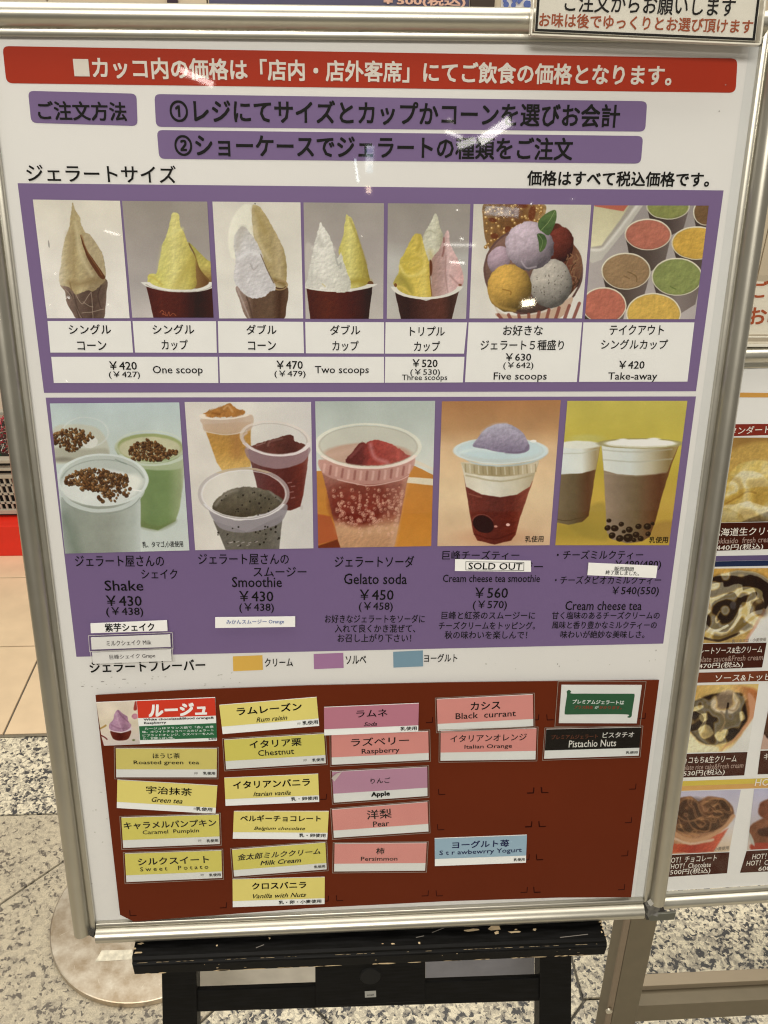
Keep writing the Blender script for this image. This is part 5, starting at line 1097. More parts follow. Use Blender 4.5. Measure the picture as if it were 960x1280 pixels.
# ---------------------------------------------------------------- acrylic sign clipped over the top right of the frame
M_ACR = clear_mat("acrylic", .02, .02, .97)
SIGN = Plane(B1.p3(0, 0, .022), B1.X, B1.Y)
c = SIGN.uv(812, 45)
sg = thing("acrylic_sign", "clear acrylic holder with a black bordered notice on the top right of the big board", "sign", tuple(SIGN.p3(*c)))
qs = [(676, -75), (958, -66), (944, 51.5), (668, 39.5)]
quad("notice_card", SIGN, qs, 0, mat("notice_paper", (212, 204, 184), .5), sg, thick=.0006)
def frame_lines(P, q, wpx, h, m_, root, name="border"):
    g = grow(q, -wpx); V = []; Fc = []
    for i in range(4):
        for p_ in (q[i], g[i]): u = P.uv(p_[0], p_[1], h); V.append(P.p3(u[0], u[1], h))
    for i in range(4): j = (i + 1) % 4; Fc.append((2 * i, 2 * i + 1, 2 * j + 1, 2 * j))
    mesh_obj(name, V, Fc, m_, root)
M_JET = mat("border_black", (20, 16, 14), .4)
frame_lines(SIGN, grow(qs, -.6), 3.2, .0003, M_JET, sg)
M_RUST = mat("ink_brown", (148, 74, 44), .5)
text(SIGN, "ご注文からお願いします", 706, 2, 919, 9, 25, M_JET, sg, .0004, bold=.004, mincho=.014)
text(SIGN, "お味は後でゆっくりとお選び頂けます", 674, 24.5, 941, 33.5, 18, M_RUST, sg, .0004, bold=.010)
ga = grow(qs, 4.5); ua = [SIGN.uv(*p_) for p_ in ga]
for nm, h0, h1 in (("front_sheet", .0012, .0030), ("rear_sheet", -.0045, -.0027)):
    mb = MB(); mb.hexa([SIGN.p3(u[0], u[1], h0) for u in ua], [SIGN.p3(u[0], u[1], h1) for u in ua]); mb.build(nm, M_ACR, sg, .0004)
M_ACE = mat("acrylic_edge", (.72, .69, .60), .15, raw=True)
mb = MB()
def bar(P, a, b_, t, h0, h1):
    a, b_ = np.array(a), np.array(b_); d = (b_ - a) / np.linalg.norm(b_ - a); n_ = np.array([-d[1], d[0]]) * t / 2
    pts = [a - n_, b_ - n_, b_ + n_, a + n_]; mb.hexa([P.p3(p_[0], p_[1], h0) for p_ in pts], [P.p3(p_[0], p_[1], h1) for p_ in pts])
bar(SIGN, ua[3], ua[2], .0012, -.0045, .0031); bar(SIGN, ua[0], ua[3], .0010, -.0045, .0031); bar(SIGN, ua[1], ua[2], .0014, -.0045, .0031)
mb.build("polished_edge", M_ACE, sg, .0003)

# ================================================================ second board, behind to the right
board2 = thing("menu_board", "second menu board with crepe photos, partly hidden behind the right rail of the big board", "menu board", tuple(B2.p3(.05, 0)))
M_ALU2 = metal_frame("satin_aluminium_second", (.66, .64, .57), .33)
M_PAPER2 = mat("poster_paper_second", (214, 210, 198), .6, var=.02, vscale=6)
b_l, b_r = B2.uv(832, 1113.5), B2.uv(960, 1105.5); dirb = (b_r - b_l) / np.linalg.norm(b_r - b_l)
t_l, t_r = B2.uv(905, 459), B2.uv(960, 460.5)
u0 = b_l[0] - .075; wid = .62
H2 = ((t_l + t_r) / 2)[1] - ((b_l + b_r) / 2)[1]
y0 = b_l[1]; Y1 = (t_l[1] + t_r[1]) / 2
q2 = [np.array([u0, Y1]), np.array([u0 + wid, Y1 + .004]), np.array([u0 + wid, y0 + dirb[1] / dirb[0] * wid]), np.array([u0, y0 + dirb[1] / dirb[0] * (u0 - b_l[0])])]
rail("frame_rail", B2, q2[0], q2[1], (0, 1), board2, M_ALU2, 0, 0, .95); rail("frame_rail", B2, q2[3], q2[2], (0, -1), board2, M_ALU2, 0, 0, .95)
rail("frame_rail", B2, q2[3], q2[0], (-1, 0), board2, M_ALU2, .02, .02); rail("frame_rail", B2, q2[2], q2[1], (1, 0), board2, M_ALU2, .02, .02)
slab("back_panel", B2, q2[::-1], -.008, -.0008, M_BACK, board2)
poster2 = slab("poster", B2, q2[::-1], -.0008, .0002, M_PAPER2, board2)
def on2(name, q, m_, h=.0005): return quad(name, B2, q, h, m_, poster2)
def g2(name, st, y0, y1):      # a printed bar shading from one ink to another down its height
    pass
M_CAP = mat("print_brown", (62, 26, 16), .5, var=.05); M_WT = mat("print_cream", (216, 206, 188)); M_DIM = mat("print_dim", (158, 132, 116))
def tx2(s_, x0, y0_, x1, y1_, hh, m_=None, **k): text(B2, s_, x0, y0_, x1, y1_, hh, m_ or M_WT, poster2, .0014, **k)
on2("orange_line", [(905, 490.5), (990, 491.5), (989, 497), (904, 496.5)], mat("print_orange", (192, 140, 66)))
on2("red_bar", [(893, 530.5), (990, 529.5), (989, 543), (891, 546)], mat("print_bar_red", (122, 38, 24)))
tx2("スタンダード", 901, 539, 963, 536.5, 9.5)
def pic2(q, org, sc, base): return Pic(B2, q, org, sc, base, .0008, warp=2.6)
def marble(p, mk, st, f, seed, a=1.0, bands=3.0):
    """ribbons of sauce and cream: warped bands of noise picked out in the colours st"""
    k = p.k; wx = p.X + 14 * k * fbm(p.X, p.Y, f * .5, seed); wy = p.Y + 14 * k * fbm(p.X, p.Y, f * .5, seed + 4)
    t = .5 + .5 * np.sin(bands * 6.283 * fbm(wx, wy, f, seed + 8, 3)); xs = [q_[0] for q_ in st]; cs = np.array([q_[1] for q_ in st], float)
    c = np.stack([np.interp(t, xs, cs[:, j]) for j in range(3)], -1); mk = np.clip(mk, 0, 1) * a
    p.im = p.im * (1 - mk[..., None]) + c * mk[..., None]; p.tm = np.maximum(p.tm, mk)
def msk(p, pts, soft=10): return np.clip(.5 - p.sdf(spline(pts)) / soft, 0, 1)
# whipped cream crepe
p = pic2([(886, 547), (992, 547), (977, 651.5), (871, 654)], (840, 480), 5.333, (150, 116, 58))
p.im = p.col(p.vg((350, (140, 104, 52)), (600, (172, 136, 66)), (930, (150, 118, 60))), .12, .008)
p.p([(300, 560), (420, 430), (560, 390), (700, 400), (760, 500), (600, 520), (420, 560), (340, 700)], (178, 144, 74), 30, nz=.06)
p.p([(340, 740), (390, 590), (470, 525), (560, 510), (640, 520), (760, 580), (760, 900), (350, 900)], p.vg((510, (196, 172, 96)), (700, (184, 152, 70)), (900, (160, 128, 66))), 10, nz=.08)
p.p([(360, 740), (400, 640), (450, 590), (510, 578), (570, 590), (640, 640), (640, 680), (560, 690), (470, 700), (400, 730)], p.vg((580, (208, 198, 160)), (720, (190, 170, 112))), 10, nz=.05)
p.p([(330, 770), (420, 740), (480, 700), (560, 700), (660, 690), (700, 740), (600, 760), (520, 780), (420, 800), (350, 810)], (178, 146, 68), 10, nz=.1); p.s_([(360, 800), (430, 760), (500, 720), (560, 730)], 10, (116, 80, 34), 10, .8)
p.p([(320, 820), (430, 800), (520, 785), (640, 820), (700, 800), (720, 840), (600, 880), (480, 905), (400, 850)], p.vg((790, (214, 206, 176)), (900, (186, 166, 112))), 10, nz=.05)
p.p([(310, 830), (400, 840), (470, 880), (480, 910), (360, 925), (300, 915)], (158, 138, 84), 10, nz=.08); p.p([(470, 925), (560, 880), (720, 830), (720, 930)], (90, 76, 56), 10, nz=.3, nf=.06)
marble(p, msk(p, [(330, 760), (420, 600), (560, 520), (760, 560), (760, 860), (480, 900), (320, 860)], 60), [(0, (150, 118, 56)), (.4, (182, 150, 74)), (.7, (206, 186, 118)), (1, (214, 204, 168))], .0045, 3, .45, 2.5)
p.done("crepe_picture", poster2)
on2("caption_band", [(870, 654.3), (978, 652.3), (973, 686), (865, 689.6)], M_CAP)
tx2("北海道生クリーム", 889.5, 665.5, 980, 663, 10); tx2("Hokkaido  fresh cream", 890, 676.5, 968, 674, 7, M_DIM); tx2("440円(税込)", 895, 685.2, 954, 683.3, 8.5)
on2("violet_bar", [(868, 695.5), (978, 693.5), (977.5, 700), (867, 702)], mat("print_violet", (92, 78, 108))); on2("navy_bar", [(867, 702.2), (977.5, 700.2), (976, 707), (866, 709)], mat("print_navy", (32, 42, 68)))
# chocolate swirl crepe
p = pic2([(862, 711), (973.5, 710), (958.5, 802.5), (846, 804.5)], (820, 680), 5.821, (160, 120, 56))
p.im = p.col((206, 200, 186), .02)
p.p([(300, 160), (600, 150), (860, 170), (860, 400), (760, 560), (660, 730), (250, 740)], p.vg((170, (190, 148, 74)), (400, (176, 132, 66)), (720, (176, 146, 86))), 10, nz=.1)
p.p([(420, 250), (520, 205), (640, 195), (760, 230), (830, 300), (840, 460), (760, 570), (640, 650), (500, 690), (380, 680), (320, 560), (360, 330)], (206, 196, 160), 10, nz=.06)
p.p([(385, 290), (420, 240), (540, 228), (620, 240), (690, 225), (780, 260), (830, 320), (830, 430), (790, 470), (775, 380), (720, 330), (640, 340), (620, 290), (500, 310), (480, 275)], (38, 26, 20), 8, nz=.2)
p.s_([(420, 420), (480, 360), (560, 330), (620, 340)], 26, (210, 200, 160), 10); p.s_([(640, 350), (700, 330), (760, 350), (760, 400)], 24, (188, 172, 110), 8); p.s_([(608, 300), (614, 350), (604, 385)], 22, (202, 188, 140), 6)
p.p([(410, 430), (470, 390), (560, 350), (600, 390), (660, 370), (730, 350), (720, 400), (640, 430), (610, 500), (560, 580), (500, 640), (400, 610), (360, 560), (400, 490)], (42, 32, 24), 8, nz=.25)
p.s_([(640, 440), (640, 520), (600, 600), (540, 650)], 40, (190, 164, 92), 10, .95); p.s_([(620, 450), (600, 530), (550, 630)], 18, (216, 208, 180), 8)
p.s_([(350, 590), (380, 620), (440, 630), (520, 590)], 18, (216, 212, 196), 6); p.s_([(330, 640), (430, 680), (520, 670), (620, 600), (700, 540), (780, 480)], 26, (178, 148, 76), 8); p.s_([(330, 680), (460, 700), (600, 650)], 18, (62, 46, 32), 8)
p.s_([(460, 490), (440, 530), (440, 570), (465, 560)], 12, (176, 150, 92), 6); p.e(560, 445, 24, 30, (110, 108, 110), 0, 12, .8); p.p([(700, 440), (760, 400), (790, 460), (720, 500), (680, 510)], (52, 40, 32), 8, nz=.2); p.s_([(650, 560), (700, 510), (770, 490)], 26, (208, 200, 176), 8)
p.s_([(370, 350), (370, 420), (400, 470)], 26, (128, 86, 44), 14, .8); p.s_([(560, 225), (700, 205), (830, 270)], 10, (210, 196, 150), 8); p.p([(660, 730), (800, 470), (860, 400), (860, 740)], (206, 202, 190), 6); p.s_([(650, 710), (720, 600), (790, 480)], 20, (190, 140, 110), 10, .7)
marble(p, msk(p, [(400, 250), (520, 205), (640, 195), (780, 230), (850, 300), (850, 440), (770, 550), (640, 640), (500, 690), (380, 680), (320, 560), (350, 330)], 30), [(0, (40, 28, 20)), (.35, (52, 36, 24)), (.5, (120, 88, 44)), (.62, (196, 166, 96)), (.8, (214, 206, 180)), (1, (196, 176, 120))], .004, 5, .5, 4)
p2_ = p.done("crepe_picture", poster2); tx2("乳・タマゴ・小麦使用", 915, 801.5, 957.5, 799, 4.5, mat("ink_ghost", (120, 110, 96)))
on2("caption_band", [(846, 805.5), (958.3, 803.3), (952.6, 834.3), (840, 838)], M_CAP)
tx2("チョコレートソース&生クリーム", 853, 814.2, 953, 811.3, 8.5); tx2("Chocolate sauce&Fresh cream", 856, 825, 954, 821.5, 7, M_DIM); tx2("470円(税込)", 873, 833, 929, 830.8, 8)
on2("rust_bar", [(838, 841.8), (978, 838), (976, 850.8), (836, 854.4)], mat("print_rust", (112, 56, 32), var=.2, vscale=30)); tx2("ソース&トッピング", 894, 847.6, 987, 845.2, 9)
# chocolate crepe with white cream
p = pic2([(838, 857.5), (948.4, 855), (935.2, 938.5), (824, 942)], (660, 820), 3.2, (196, 160, 104))
p.im = p.col(p.vg((110, (200, 170, 100)), (250, (206, 186, 140)), (390, (212, 206, 188))), .08, .012)
p.p([(600, 130), (900, 130), (890, 230), (850, 320), (760, 390), (600, 390)], p.hg((640, (196, 156, 86)), (800, (208, 180, 110)), (890, (168, 104, 60))), 14, nz=.1)
p.p([(650, 190), (700, 165), (760, 150), (850, 150), (872, 200), (872, 260), (830, 320), (780, 350), (700, 350), (650, 300), (640, 240)], (34, 24, 18), 8, nz=.3)
p.p([(735, 180), (780, 140), (820, 140), (850, 190), (820, 225), (780, 230), (740, 215)], (186, 162, 128), 10, nz=.1); p.s_([(800, 215), (830, 215), (845, 185)], 8, (122, 92, 62), 6)
for q_ in ([(685, 235), (715, 230), (718, 255), (695, 262)], [(680, 290), (720, 275), (740, 310), (700, 330)], [(845, 228), (862, 225), (866, 250), (850, 260)], [(745, 315), (790, 290), (800, 310), (770, 345)], [(650, 210), (690, 195), (700, 205), (660, 225)]): p.p(q_, (206, 188, 130), 6, nz=.1)
p.s_([(775, 225), (790, 260), (770, 300)], 8, (92, 66, 46), 6); p.s_([(800, 190), (795, 260), (830, 240)], 9, (30, 20, 16), 5)
marble(p, msk(p, [(650, 190), (760, 150), (870, 160), (872, 260), (800, 350), (700, 350), (645, 280)], 20), [(0, (40, 28, 20)), (.35, (52, 36, 24)), (.5, (120, 88, 44)), (.62, (196, 166, 96)), (.8, (214, 206, 180)), (1, (196, 176, 120))], .008, 9, .45, 4)
p.p([(600, 300), (650, 310), (690, 350), (760, 365), (740, 400), (600, 400)], (214, 204, 164), 10, nz=.06); p.p([(880, 150), (910, 180), (905, 240), (840, 320), (770, 380), (880, 260)], (188, 136, 100), 8)
p.p([(925, 110), (940, 110), (900, 400), (800, 400), (900, 250)], (208, 204, 190), 6)
p.done("crepe_picture", poster2)
on2("caption_band", [(824, 943.4), (934.4, 940), (930.3, 969.2), (820, 973.2)], M_CAP)
tx2("チョコもち&生クリーム", 846, 950.5, 921, 948, 8.5); tx2("Chocolate rice cake&Fresh cream", 840, 960, 929.4, 956.4, 6.5, M_DIM); tx2("530円(税込)", 854, 967.3, 906, 965, 8)
p = pic2([(967, 854), (1020, 853), (1004, 935), (950.8, 936.8)], (660, 820), 3.2, (180, 150, 130)); p.ball(1010, 260, 80, 90, (80, 50, 34)); p.done("crepe_picture", poster2)
on2("caption_band", [(950.6, 938.6), (1008, 936), (1004, 966), (946.9, 968)], M_CAP); tx2("キャラメル", 955, 946, 990, 945, 8)
on2("yellow_bar", [(826, 977.4), (984, 971.8), (983, 978), (825, 983.6)], mat("print_yellow", (196, 172, 70))); on2("amber_bar", [(825, 983.7), (983, 978.1), (982, 984), (824, 989.6)], mat("print_amber", (196, 150, 84)))
tx2("HOT", 944, 978.3, 970, 977.4, 8.5)
# hot chocolate crepe in a red cup
p = pic2([(820, 990.5), (926, 987.5), (911.6, 1064.2), (806, 1069.5)], (660, 820), 3.2, (190, 184, 186))
p.im = p.col(p.vg((540, (176, 170, 182)), (680, (196, 188, 180)), (780, (196, 172, 140))), .03, .01)
p.p([(560, 730), (740, 720), (800, 690), (740, 785), (570, 790)], p.hg((570, (176, 84, 50)), (650, (150, 52, 36)), (760, (172, 84, 60))), 8, sm=False, nz=.1)
p.p([(585, 580), (650, 560), (680, 580), (720, 562), (790, 575), (825, 620), (800, 670), (720, 735), (640, 750), (570, 740), (560, 640)], p.vg((560, (128, 88, 62)), (650, (92, 60, 42)), (740, (168, 124, 88))), 7, nz=.1)
p.p([(590, 600), (640, 575), (675, 590), (690, 640), (640, 660), (590, 650)], (66, 42, 28), 7, nz=.15); p.p([(695, 590), (750, 572), (800, 590), (812, 630), (760, 690), (700, 705), (600, 700), (580, 680), (660, 660), (740, 640), (720, 610)], (70, 46, 30), 8, nz=.15)
for q_ in ([(600, 590), (640, 567), (676, 580), (690, 620), (720, 640), (780, 640), (760, 620), (720, 625)], [(700, 640), (670, 660), (690, 685), (710, 670), (690, 655)], [(600, 640), (640, 660), (700, 650)], [(605, 655), (625, 700), (680, 715)], [(640, 650), (660, 690), (720, 700), (730, 670)], [(590, 670), (600, 700), (650, 725)], [(700, 590), (740, 570), (790, 580), (815, 620)], [(740, 600), (760, 590), (770, 605)]): p.s_(q_, 7, (166, 120, 78), 5, .9)
marble(p, msk(p, [(585, 590), (650, 565), (720, 570), (800, 585), (815, 630), (760, 690), (640, 710), (575, 680)], 14), [(0, (58, 38, 26)), (.5, (84, 56, 38)), (.72, (120, 84, 54)), (.85, (164, 122, 82)), (1, (110, 76, 50))], .010, 12, .5, 5)
p.s_([(575, 700), (640, 735), (720, 725), (790, 680), (822, 640)], 14, (176, 134, 96), 7); p.s_([(575, 725), (650, 750), (740, 735)], 10, (190, 160, 130), 7)
p.done("crepe_picture", poster2); tx2("小麦使用", 893, 1061.5, 911, 1059.8, 4.5, mat("ink_ghost", (120, 110, 96)))
on2("caption_band", [(806, 1070.4), (911.8, 1065.3), (908.8, 1091.5), (802, 1098.3)], M_CAP)
tx2("HOT！チョコレート", 834, 1075.5, 896, 1072.2, 7.5); tx2("HOT！Chocolate", 838.8, 1083, 888.8, 1080.3, 6.5); tx2("500円(税込)", 837.5, 1090.8, 888, 1088, 8)
p = pic2([(942.8, 986.5), (1010, 984), (996, 1059), (934, 1062.5)], (660, 820), 3.2, (178, 172, 184)); p.im = p.col(p.vg((530, (170, 166, 182)), (780, (192, 176, 156))), .02)
p.p([(885, 690), (940, 650), (1060, 640), (1060, 790), (920, 780), (890, 730)], (120, 76, 52), 8, nz=.2); p.p([(930, 590), (1000, 560), (1060, 560), (1060, 660), (940, 650)], (116, 66, 46), 8, nz=.15); p.p([(930, 690), (1060, 670), (1060, 720), (940, 720)], (72, 44, 32), 8, nz=.2); p.p([(900, 750), (1060, 750), (1060, 790), (910, 785)], (150, 60, 42), 8)
p.p([(883, 700), (900, 730), (905, 760), (888, 740)], (168, 164, 150), 6); p.done("crepe_picture", poster2)
on2("caption_band", [(933.2, 1063.8), (1000, 1060.5), (992, 1088), (925, 1091)], M_CAP)
tx2("HOT！ショコラ", 940.6, 1070.8, 990, 1068.5, 7.5); tx2("HOT！Chocolate", 933.4, 1079, 985, 1076.5, 6.5); tx2("600円(税込)", 948, 1086.3, 1000, 1083.5, 8)
for x0_, y0_, x1_, y1_ in ((960, 547, 1060, 650),):
    pass
quad("clear_cover", B2, [tuple(p_) for p_ in ((905, 459.5), (1010, 461.5), (985, 1103), (795, 1115))], .0028, clear_mat("clear_cover_second", .05, .12, .985), board2)

# acrylic sign on top of the second board
SG2 = Plane(B2.p3(0, 0, .006), B2.X, B2.Y)
qs2 = [(917, 352), (1200, 352), (1175, 418), (904, 418)]
c = SG2.uv(960, 418); sg2 = thing("acrylic_sign", "clear acrylic sign with brown lettering standing on top of the second board", "sign", tuple(SG2.p3(*c)))
quad("notice_card", SG2, qs2, 0, mat("notice_paper_warm", (216, 206, 182), .5), sg2, thick=.0006)
M_RST = mat("ink_rust_raised", (158, 74, 38), .5)
text(SG2, "ご注文からお願いします", 940, 362, 1190, 362, 22, M_RST, sg2, .0006, bold=.012); text(SG2, "お味は後でゆっくり", 935, 395, 1160, 395, 23, M_RST, sg2, .0006, bold=.012)
mb = MB(); ua2 = [SG2.uv(*p_) for p_ in [(914, 344), (1204, 344), (1178, 431), (900, 431)]]
mb.hexa([SG2.p3(u[0], u[1], .0010) for u in ua2], [SG2.p3(u[0], u[1], .0028) for u in ua2]); mb.build("front_sheet", M_ACR, sg2, .0004)
mb = MB(); bar(SG2, ua2[3], ua2[2], .003, -.012, .004); bar(SG2, (ua2[3][0], ua2[3][1] + .008), (ua2[2][0], ua2[2][1] + .008), .0012, -.002, .0032); mb.build("polished_edge", M_ACE, sg2, .0003)

# stand of the second board: post, lip bracket, cross bar
st = thing("board_stand", "khaki painted steel stand with a post and low cross bar under the second board", "stand", (.36, .05, 0))
M_KH = mat("khaki_paint", (.185, .155, .105), .42, metal=.35, var=.05, raw=True)
def atp(x, y, c): return at_depth(x, y, c)
def prism(name, P4, depth, m_, root, bev=.001):
    mb = MB(); mb.hexa([tuple(p_) for p_ in P4], [(p_[0] + depth[0], p_[1] + depth[1], p_[2] + depth[2]) for p_ in P4]); return mb.build(name, m_, root, bev)
a = atp(790, 1146, .045); b_ = atp(822, 1150, .045); c_ = atp(791.5, 1290, .045); d_ = atp(765, 1245, .045)
w_top = b_[0] - a[0]; lo = c_; xr = lambda z: b_[0] + (lo[0] - b_[0]) * (b_[2] - z) / (b_[2] - lo[2])
zt_, zb = .43, .0
prism("post", [(xr(zt_) - w_top, .045, zt_), (xr(zt_), .045, zt_), (xr(zb), .045, zb), (xr(zb) - w_top, .045, zb)], (-.008, .034, 0), M_KH, st, .0012)
prism("post_side_strip", [(xr(zt_) - w_top - .0068, .047, zt_), (xr(zt_) - w_top - .0008, .0452, zt_), (xr(zb) - w_top - .0008, .0452, zb), (xr(zb) - w_top - .0068, .047, zb)], (-.001, .003, 0), mat("khaki_side", (.26, .20, .14), .45, metal=.2, raw=True), st, 0)
p1, p2_ = atp(795, 1262, .05), atp(970, 1247, .058)
zbar = p1[2]; x_a = xr(zbar) - .004
e1 = atp(797, 1248, .05); e2 = atp(962, 1239, .058); slope = (e2[2] - e1[2]) / (e2[0] - e1[0])
mb = MB(); zt1 = e1[2]
def xbar(y0_, y1_, z_hi, z_lo):
    mb.hexa([(x_a, y0_, z_lo), (x_a + .5, y0_ + .018, z_lo + slope * .5), (x_a + .5, y1_ + .018, z_lo + slope * .5), (x_a, y1_, z_lo)],
            [(x_a, y0_, z_hi), (x_a + .5, y0_ + .018, z_hi + slope * .5), (x_a + .5, y1_ + .018, z_hi + slope * .5), (x_a, y1_, z_hi)])
xbar(.046, .086, zt1 - .012, zt1 - .05); mb.build("cross_bar", M_KH, st, .001)
mb = MB(); xbar(.068, .086, zt1 - .0015, zt1 - .0118); mb.build("cross_bar_lip", mat("khaki_lip", (.34, .28, .20), .35, metal=.3, raw=True), st, .0008)
mb = MB(); q_ = atp(761, 1263, .044); mb.cyl((0, 0, 0), .0045, .003, 16); mb.v = [(q_[0] + v[0], .0445 - v[2], q_[2] + v[1]) for v in mb.v]; mb.build("bolt", mat("bolt_zinc", (.7, .66, .56), .3, metal=.8, raw=True), st)
mb = MB(); b0 = atp(808, 1141, -.01); b1 = atp(846, 1139, -.01)
M_BK = mat("bracket_dark", (.02, .018, .016), .5, raw=True); M_BL = mat("bracket_lip", (.14, .145, .125), .35, metal=.5, raw=True)
L0 = atp(810, 1146, -.012)[0]; L1 = atp(845, 1142, -.012)[0]; zt2 = atp(828, 1143, -.012)[2]; zb2 = atp(828, 1151, -.012)[2]
mb = MB(); mb.hexa([(L0 + .004, -.012, zb2), (L1, -.012, zb2 + .001), (L1, -.009, zb2 + .001), (L0 + .004, -.009, zb2)], [(L0 - .002, -.012, zt2), (L1, -.012, zt2 + .0018), (L1, -.009, zt2 + .0018), (L0 - .002, -.009, zt2)]); mb.build("bracket_lip", M_BL, st, .0006)
mb = MB(); mb.hexa([(L0, -.010, zb2), (L1 - .008, -.010, zb2 + .001), (L1 - .010, .050, zb2 + .001), (L0, .050, zb2)], [(L0, -.010, zb2 + .003), (L1 - .008, -.010, zb2 + .004), (L1 - .010, .050, zb2 + .004), (L0, .050, zb2 + .003)]); mb.build("bracket_tray", M_BK, st, 0)
mb = MB(); mb.box(((L0 + L1) / 2 - .004, .048, zb2 + .012), (L1 - L0 - .008, .006, .026)); mb.build("bracket_back", M_BK, st, 0)

# ================================================================ black wooden easel
easel = thing("easel", "chipped black painted wooden easel with a ledge carrying the big board", "easel", (0, .05, 0))
M_BLK = bpy.data.materials.new("worn_black_paint"); M_BLK.use_nodes = True; nt = M_BLK.node_tree; b = nt.nodes["Principled BSDF"]; b.inputs["Specular IOR Level"].default_value = .12
tc = nt.nodes.new("ShaderNodeTexCoord"); mp = nt.nodes.new("ShaderNodeMapping"); mp.inputs["Scale"].default_value = (6, 60, 60); n1 = nt.nodes.new("ShaderNodeTexNoise"); n1.inputs["Scale"].default_value = 6; n1.inputs["Detail"].default_value = 6
nt.links.new(tc.outputs["Object"], mp.inputs[0]); nt.links.new(mp.outputs[0], n1.inputs["Vector"])
r = nt.nodes.new("ShaderNodeValToRGB"); r.color_ramp.elements[0].position = .4; r.color_ramp.elements[0].color = (.003, .003, .003, 1); r.color_ramp.elements[1].position = .8; r.color_ramp.elements[1].color = (.011, .011, .012, 1)
nt.links.new(n1.outputs["Fac"], r.inputs["Fac"]); nt.links.new(r.outputs["Color"], b.inputs["Base Color"])
mr = nt.nodes.new("ShaderNodeMapRange"); mr.inputs["To Min"].default_value = .35; mr.inputs["To Max"].default_value = .7; nt.links.new(n1.outputs["Fac"], mr.inputs[0]); nt.links.new(mr.outputs[0], b.inputs["Roughness"])
M_BARE = mat("bare_wood", (.62, .48, .30), .7, var=.2, vscale=120, raw=True)
# ledge: boards' cross-section is an extruded profile from x=-.25 to .238; heights drop a little to the left as in life
ZL = .5215; XL, XR = -.2495, .2405
prof = [(-.058, ZL), (-.096, ZL), (-.0985, ZL - .002), (-.0985, ZL - .0050), (-.0995, ZL - .0062), (-.1005, ZL - .0072), (-.1012, ZL - .009), (-.1012, ZL - .021), (-.0995, ZL - .0228), (-.02, ZL - .0228), (-.02, ZL - .004), (-.058, ZL - .004)]
def extr(name, prof, xa, xb, m_, root, jag=0, dz=0):
    R = random.Random(4); N = 2; V = []; n_ = len(prof)
    for k, x in enumerate((xa, xb)):
        for (y, z) in prof: V.append((x + (R.uniform(-jag, jag)), y, z + (dz if k else 0)))
    Fc = [tuple(range(n_)), tuple(range(n_, 2 * n_))] + [(i, (i + 1) % n_, n_ + (i + 1) % n_, n_ + i) for i in range(n_)]
    mb = MB(); mb.add(V, Fc); return mb.build(name, m_, root)
extr("ledge", prof, XL, XR, M_BLK, easel, .0008)
mb = MB(); mb.box((XL + (XR - XL) / 2, -.040, ZL - .002), (XR - XL - .02, .05, .004)); mb.build("ledge_rear", M_BLK, easel)
# chips of bare wood: thin flakes of exposed timber on the ledge
R = random.Random(17); mb = MB()
def flake(x, y, z, lx, ly, vertical=False, n_=9):
    ring = []
    for k in range(n_):
        t = 6.283 * k / n_; rr = R.uniform(.55, 1.1); ring.append((lx * rr * math.cos(t), ly * rr * math.sin(t)))
    V = [((x + a_, y, z + b2) if vertical else (x + a_, y + b2, z)) for a_, b2 in ring] + [(x, y, z)]
    mb.add(V, [(k, (k + 1) % n_, n_) for k in range(n_)])
zt3 = ZL + .0003
for px_, py_, lx, ly in ((590, 1163, .0095, .0018), (618, 1160, .0075, .0032), (621, 1166, .003, .0022), (643, 1165, .0070, .0015), (668, 1162, .0022, .0018), (524, 1179, .0012, .0018), (645, 1162, .002, .0008), (271, 1182, .0010, .0015), (337, 1173, .0012, .0014), (478, 1180, .0014, .0006), (491, 1180, .0022, .0010)):
    f_ = at_floor(px_, py_, ZL); flake(f_[0], max(f_[1], -.0955), zt3, lx, ly)
for k in range(42):      # worn upper arris
    x = R.uniform(XL + .005, XR); flake(x, -.0993, ZL - .0058, R.uniform(.001, .008), .0006, True)
for k in range(26):      # worn lower arris
    x = R.uniform(XL, XR - .02); flake(x, -.1014, ZL - .0205, R.uniform(.003, .014), R.uniform(.0005, .0014), True)
for k in range(10): flake(R.uniform(XL, XR), -.1014, R.uniform(ZL - .019, ZL - .009), R.uniform(.0004, .0018), R.uniform(.0002, .0006), True)
for k in range(7): flake(XL + R.uniform(0, .006), -.062 - k * .005, zt3, R.uniform(.001, .005), .0012)
for k in range(9): flake(XR - R.uniform(0, .004), -.062 - k * .004, zt3, R.uniform(.0008, .003), .0014)
ob = mb.build("paint_chips", M_BARE, easel); ob['kind'] = 'stuff'
# scratches
mb = MB()
for pts in ([(540, 1166), (560, 1158), (590, 1154), (612, 1153)], [(520, 1172), (530, 1170)], [(320, 1185), (330, 1181)], [(700, 1172), (735, 1168)]):
    w3 = [at_floor(*q_, ZL) for q_ in pts]
    for i in range(len(w3) - 1):
        a_, b2 = w3[i], w3[i + 1]; d_ = (b2 - a_)[:2]; d_ /= np.linalg.norm(d_); n_ = np.array([-d_[1], d_[0]]) * .0004
        mb.add([(a_[0] - n_[0], a_[1] - n_[1], zt3), (b2[0] - n_[0], b2[1] - n_[1], zt3), (b2[0] + n_[0], b2[1] + n_[1], zt3), (a_[0] + n_[0], a_[1] + n_[1], zt3)], [(0, 1, 2, 3)])
mb.build("scratch", mat("scratch_grey", (.22, .20, .18), .6, raw=True), easel)
def epoly(name, pts, h0, h1, m_, bev=.0012):
    uvs = [EASEL.uv(*q_) for q_ in pts]; mb = MB(); mb.hexa([EASEL.p3(u[0], u[1], h0) for u in uvs], [EASEL.p3(u[0], u[1], h1) for u in uvs]); return mb.build(name, m_, easel, bev)
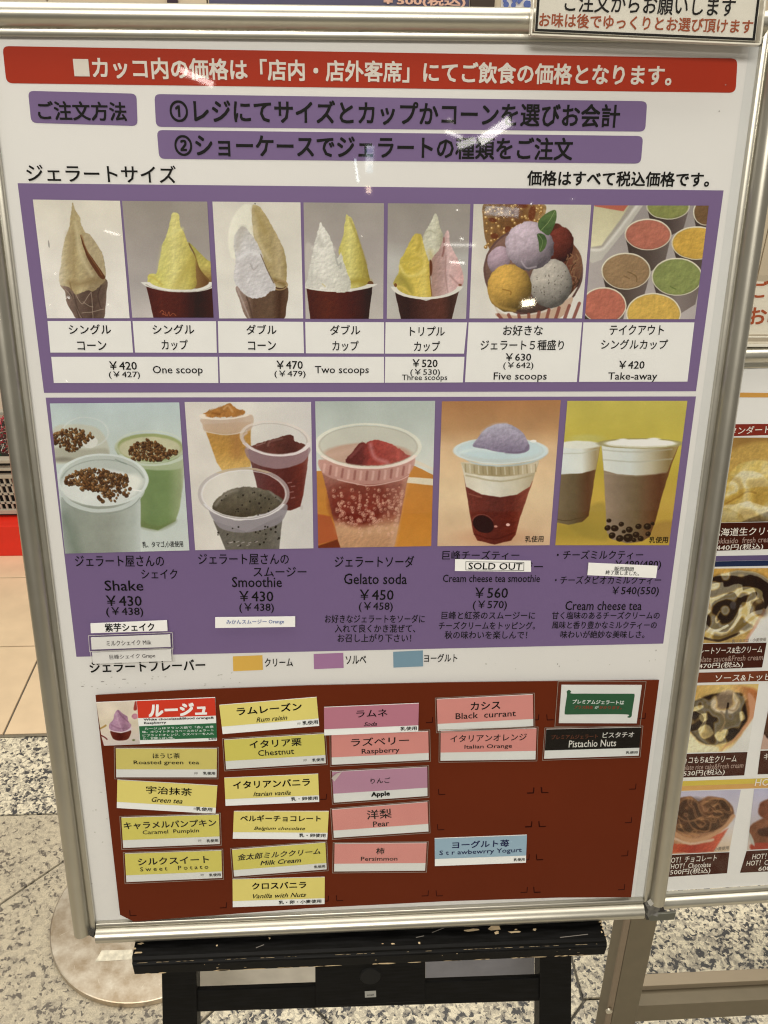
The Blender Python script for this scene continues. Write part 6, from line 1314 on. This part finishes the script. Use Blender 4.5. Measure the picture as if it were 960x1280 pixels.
# legs run from under the ledge to the floor, splayed a little
def leg(xa, xb, xa2, xb2):
    ua_, ub_ = EASEL.uv(xa, 1215), EASEL.uv(xb, 1215); va, vb = EASEL.uv(xa2, 1280), EASEL.uv(xb2, 1280)
    k_ = (ua_[1] + .56 + .0) ; ft = (ua_[1] + .50) / (ua_[1] - va[1])
    A2 = ua_ + (va - ua_) * ft; B2_ = ub_ + (vb - ub_) * ft
    mb = MB(); pts = [A2, B2_, ub_ + (0, .045), ua_ + (0, .045)]
    mb.hexa([EASEL.p3(u[0], u[1], -.028) for u in pts], [EASEL.p3(u[0], u[1], -.001) for u in pts])
    return mb.build("leg", M_BLK, easel, .0012)
leg(205, 248, 205.5, 248.5); leg(672, 711, 672, 711.5)
epoly("cross_rail", [(244, 1269), (676, 1255), (676, 1226), (244, 1242)], -.010, -.004, M_BLK)
epoly("clamp_block", [(394, 1262), (532, 1254), (532, 1200), (394, 1206)], -.016, -.0025, M_BLK)
mb = MB(); c0 = EASEL.uv(463, 1222); n_ = 24
V = [EASEL.p3(c0[0] + .0125 * math.cos(6.283 * k / n_), c0[1] + .0125 * math.sin(6.283 * k / n_), -.003) for k in range(n_)] + [EASEL.p3(c0[0] + .011 * math.cos(6.283 * k / n_), c0[1] + .011 * math.sin(6.283 * k / n_), -.0008) for k in range(n_)]
mb.add(V, [tuple(range(n_)), tuple(range(n_, 2 * n_))] + [(k, (k + 1) % n_, n_ + (k + 1) % n_, n_ + k) for k in range(n_)]); mb.build("clamp_knob", mat("knob_black", (.002, .002, .002), .8, raw=True), easel, .0003)
quad("price_tag", EASEL, [(456, 1239), (470, 1238.3), (470.2, 1246.3), (456.2, 1247)], -.0018, mat("tag_white", (150, 146, 134)), easel)
text(EASEL, "small", 459, 1243.8, 467, 1243.4, 2, M_INK, easel, -.0015)
# rear tray seen through the gap
mb = MB(); zz0 = ZL - .055
A_ = at_depth(236, 1212, .02); 
for nm, pxs, m_ in (("rear_slat", [(236, 1212), (394, 1206), (394, 1233), (236, 1239)], mat("slat_grey", (.62, .58, .51), .55, var=.08, raw=True)), ("rear_slat", [(532, 1199), (668, 1193), (668, 1221), (532, 1226)], mat("slat_slate", (.22, .22, .25), .55, var=.08, raw=True))):
    P4 = [at_depth(*q_, .07) for q_ in pxs]; mb = MB(); mb.hexa([tuple(p_) for p_ in P4], [(p_[0], p_[1] + .012, p_[2]) for p_ in P4]); mb.build(nm, m_, easel)
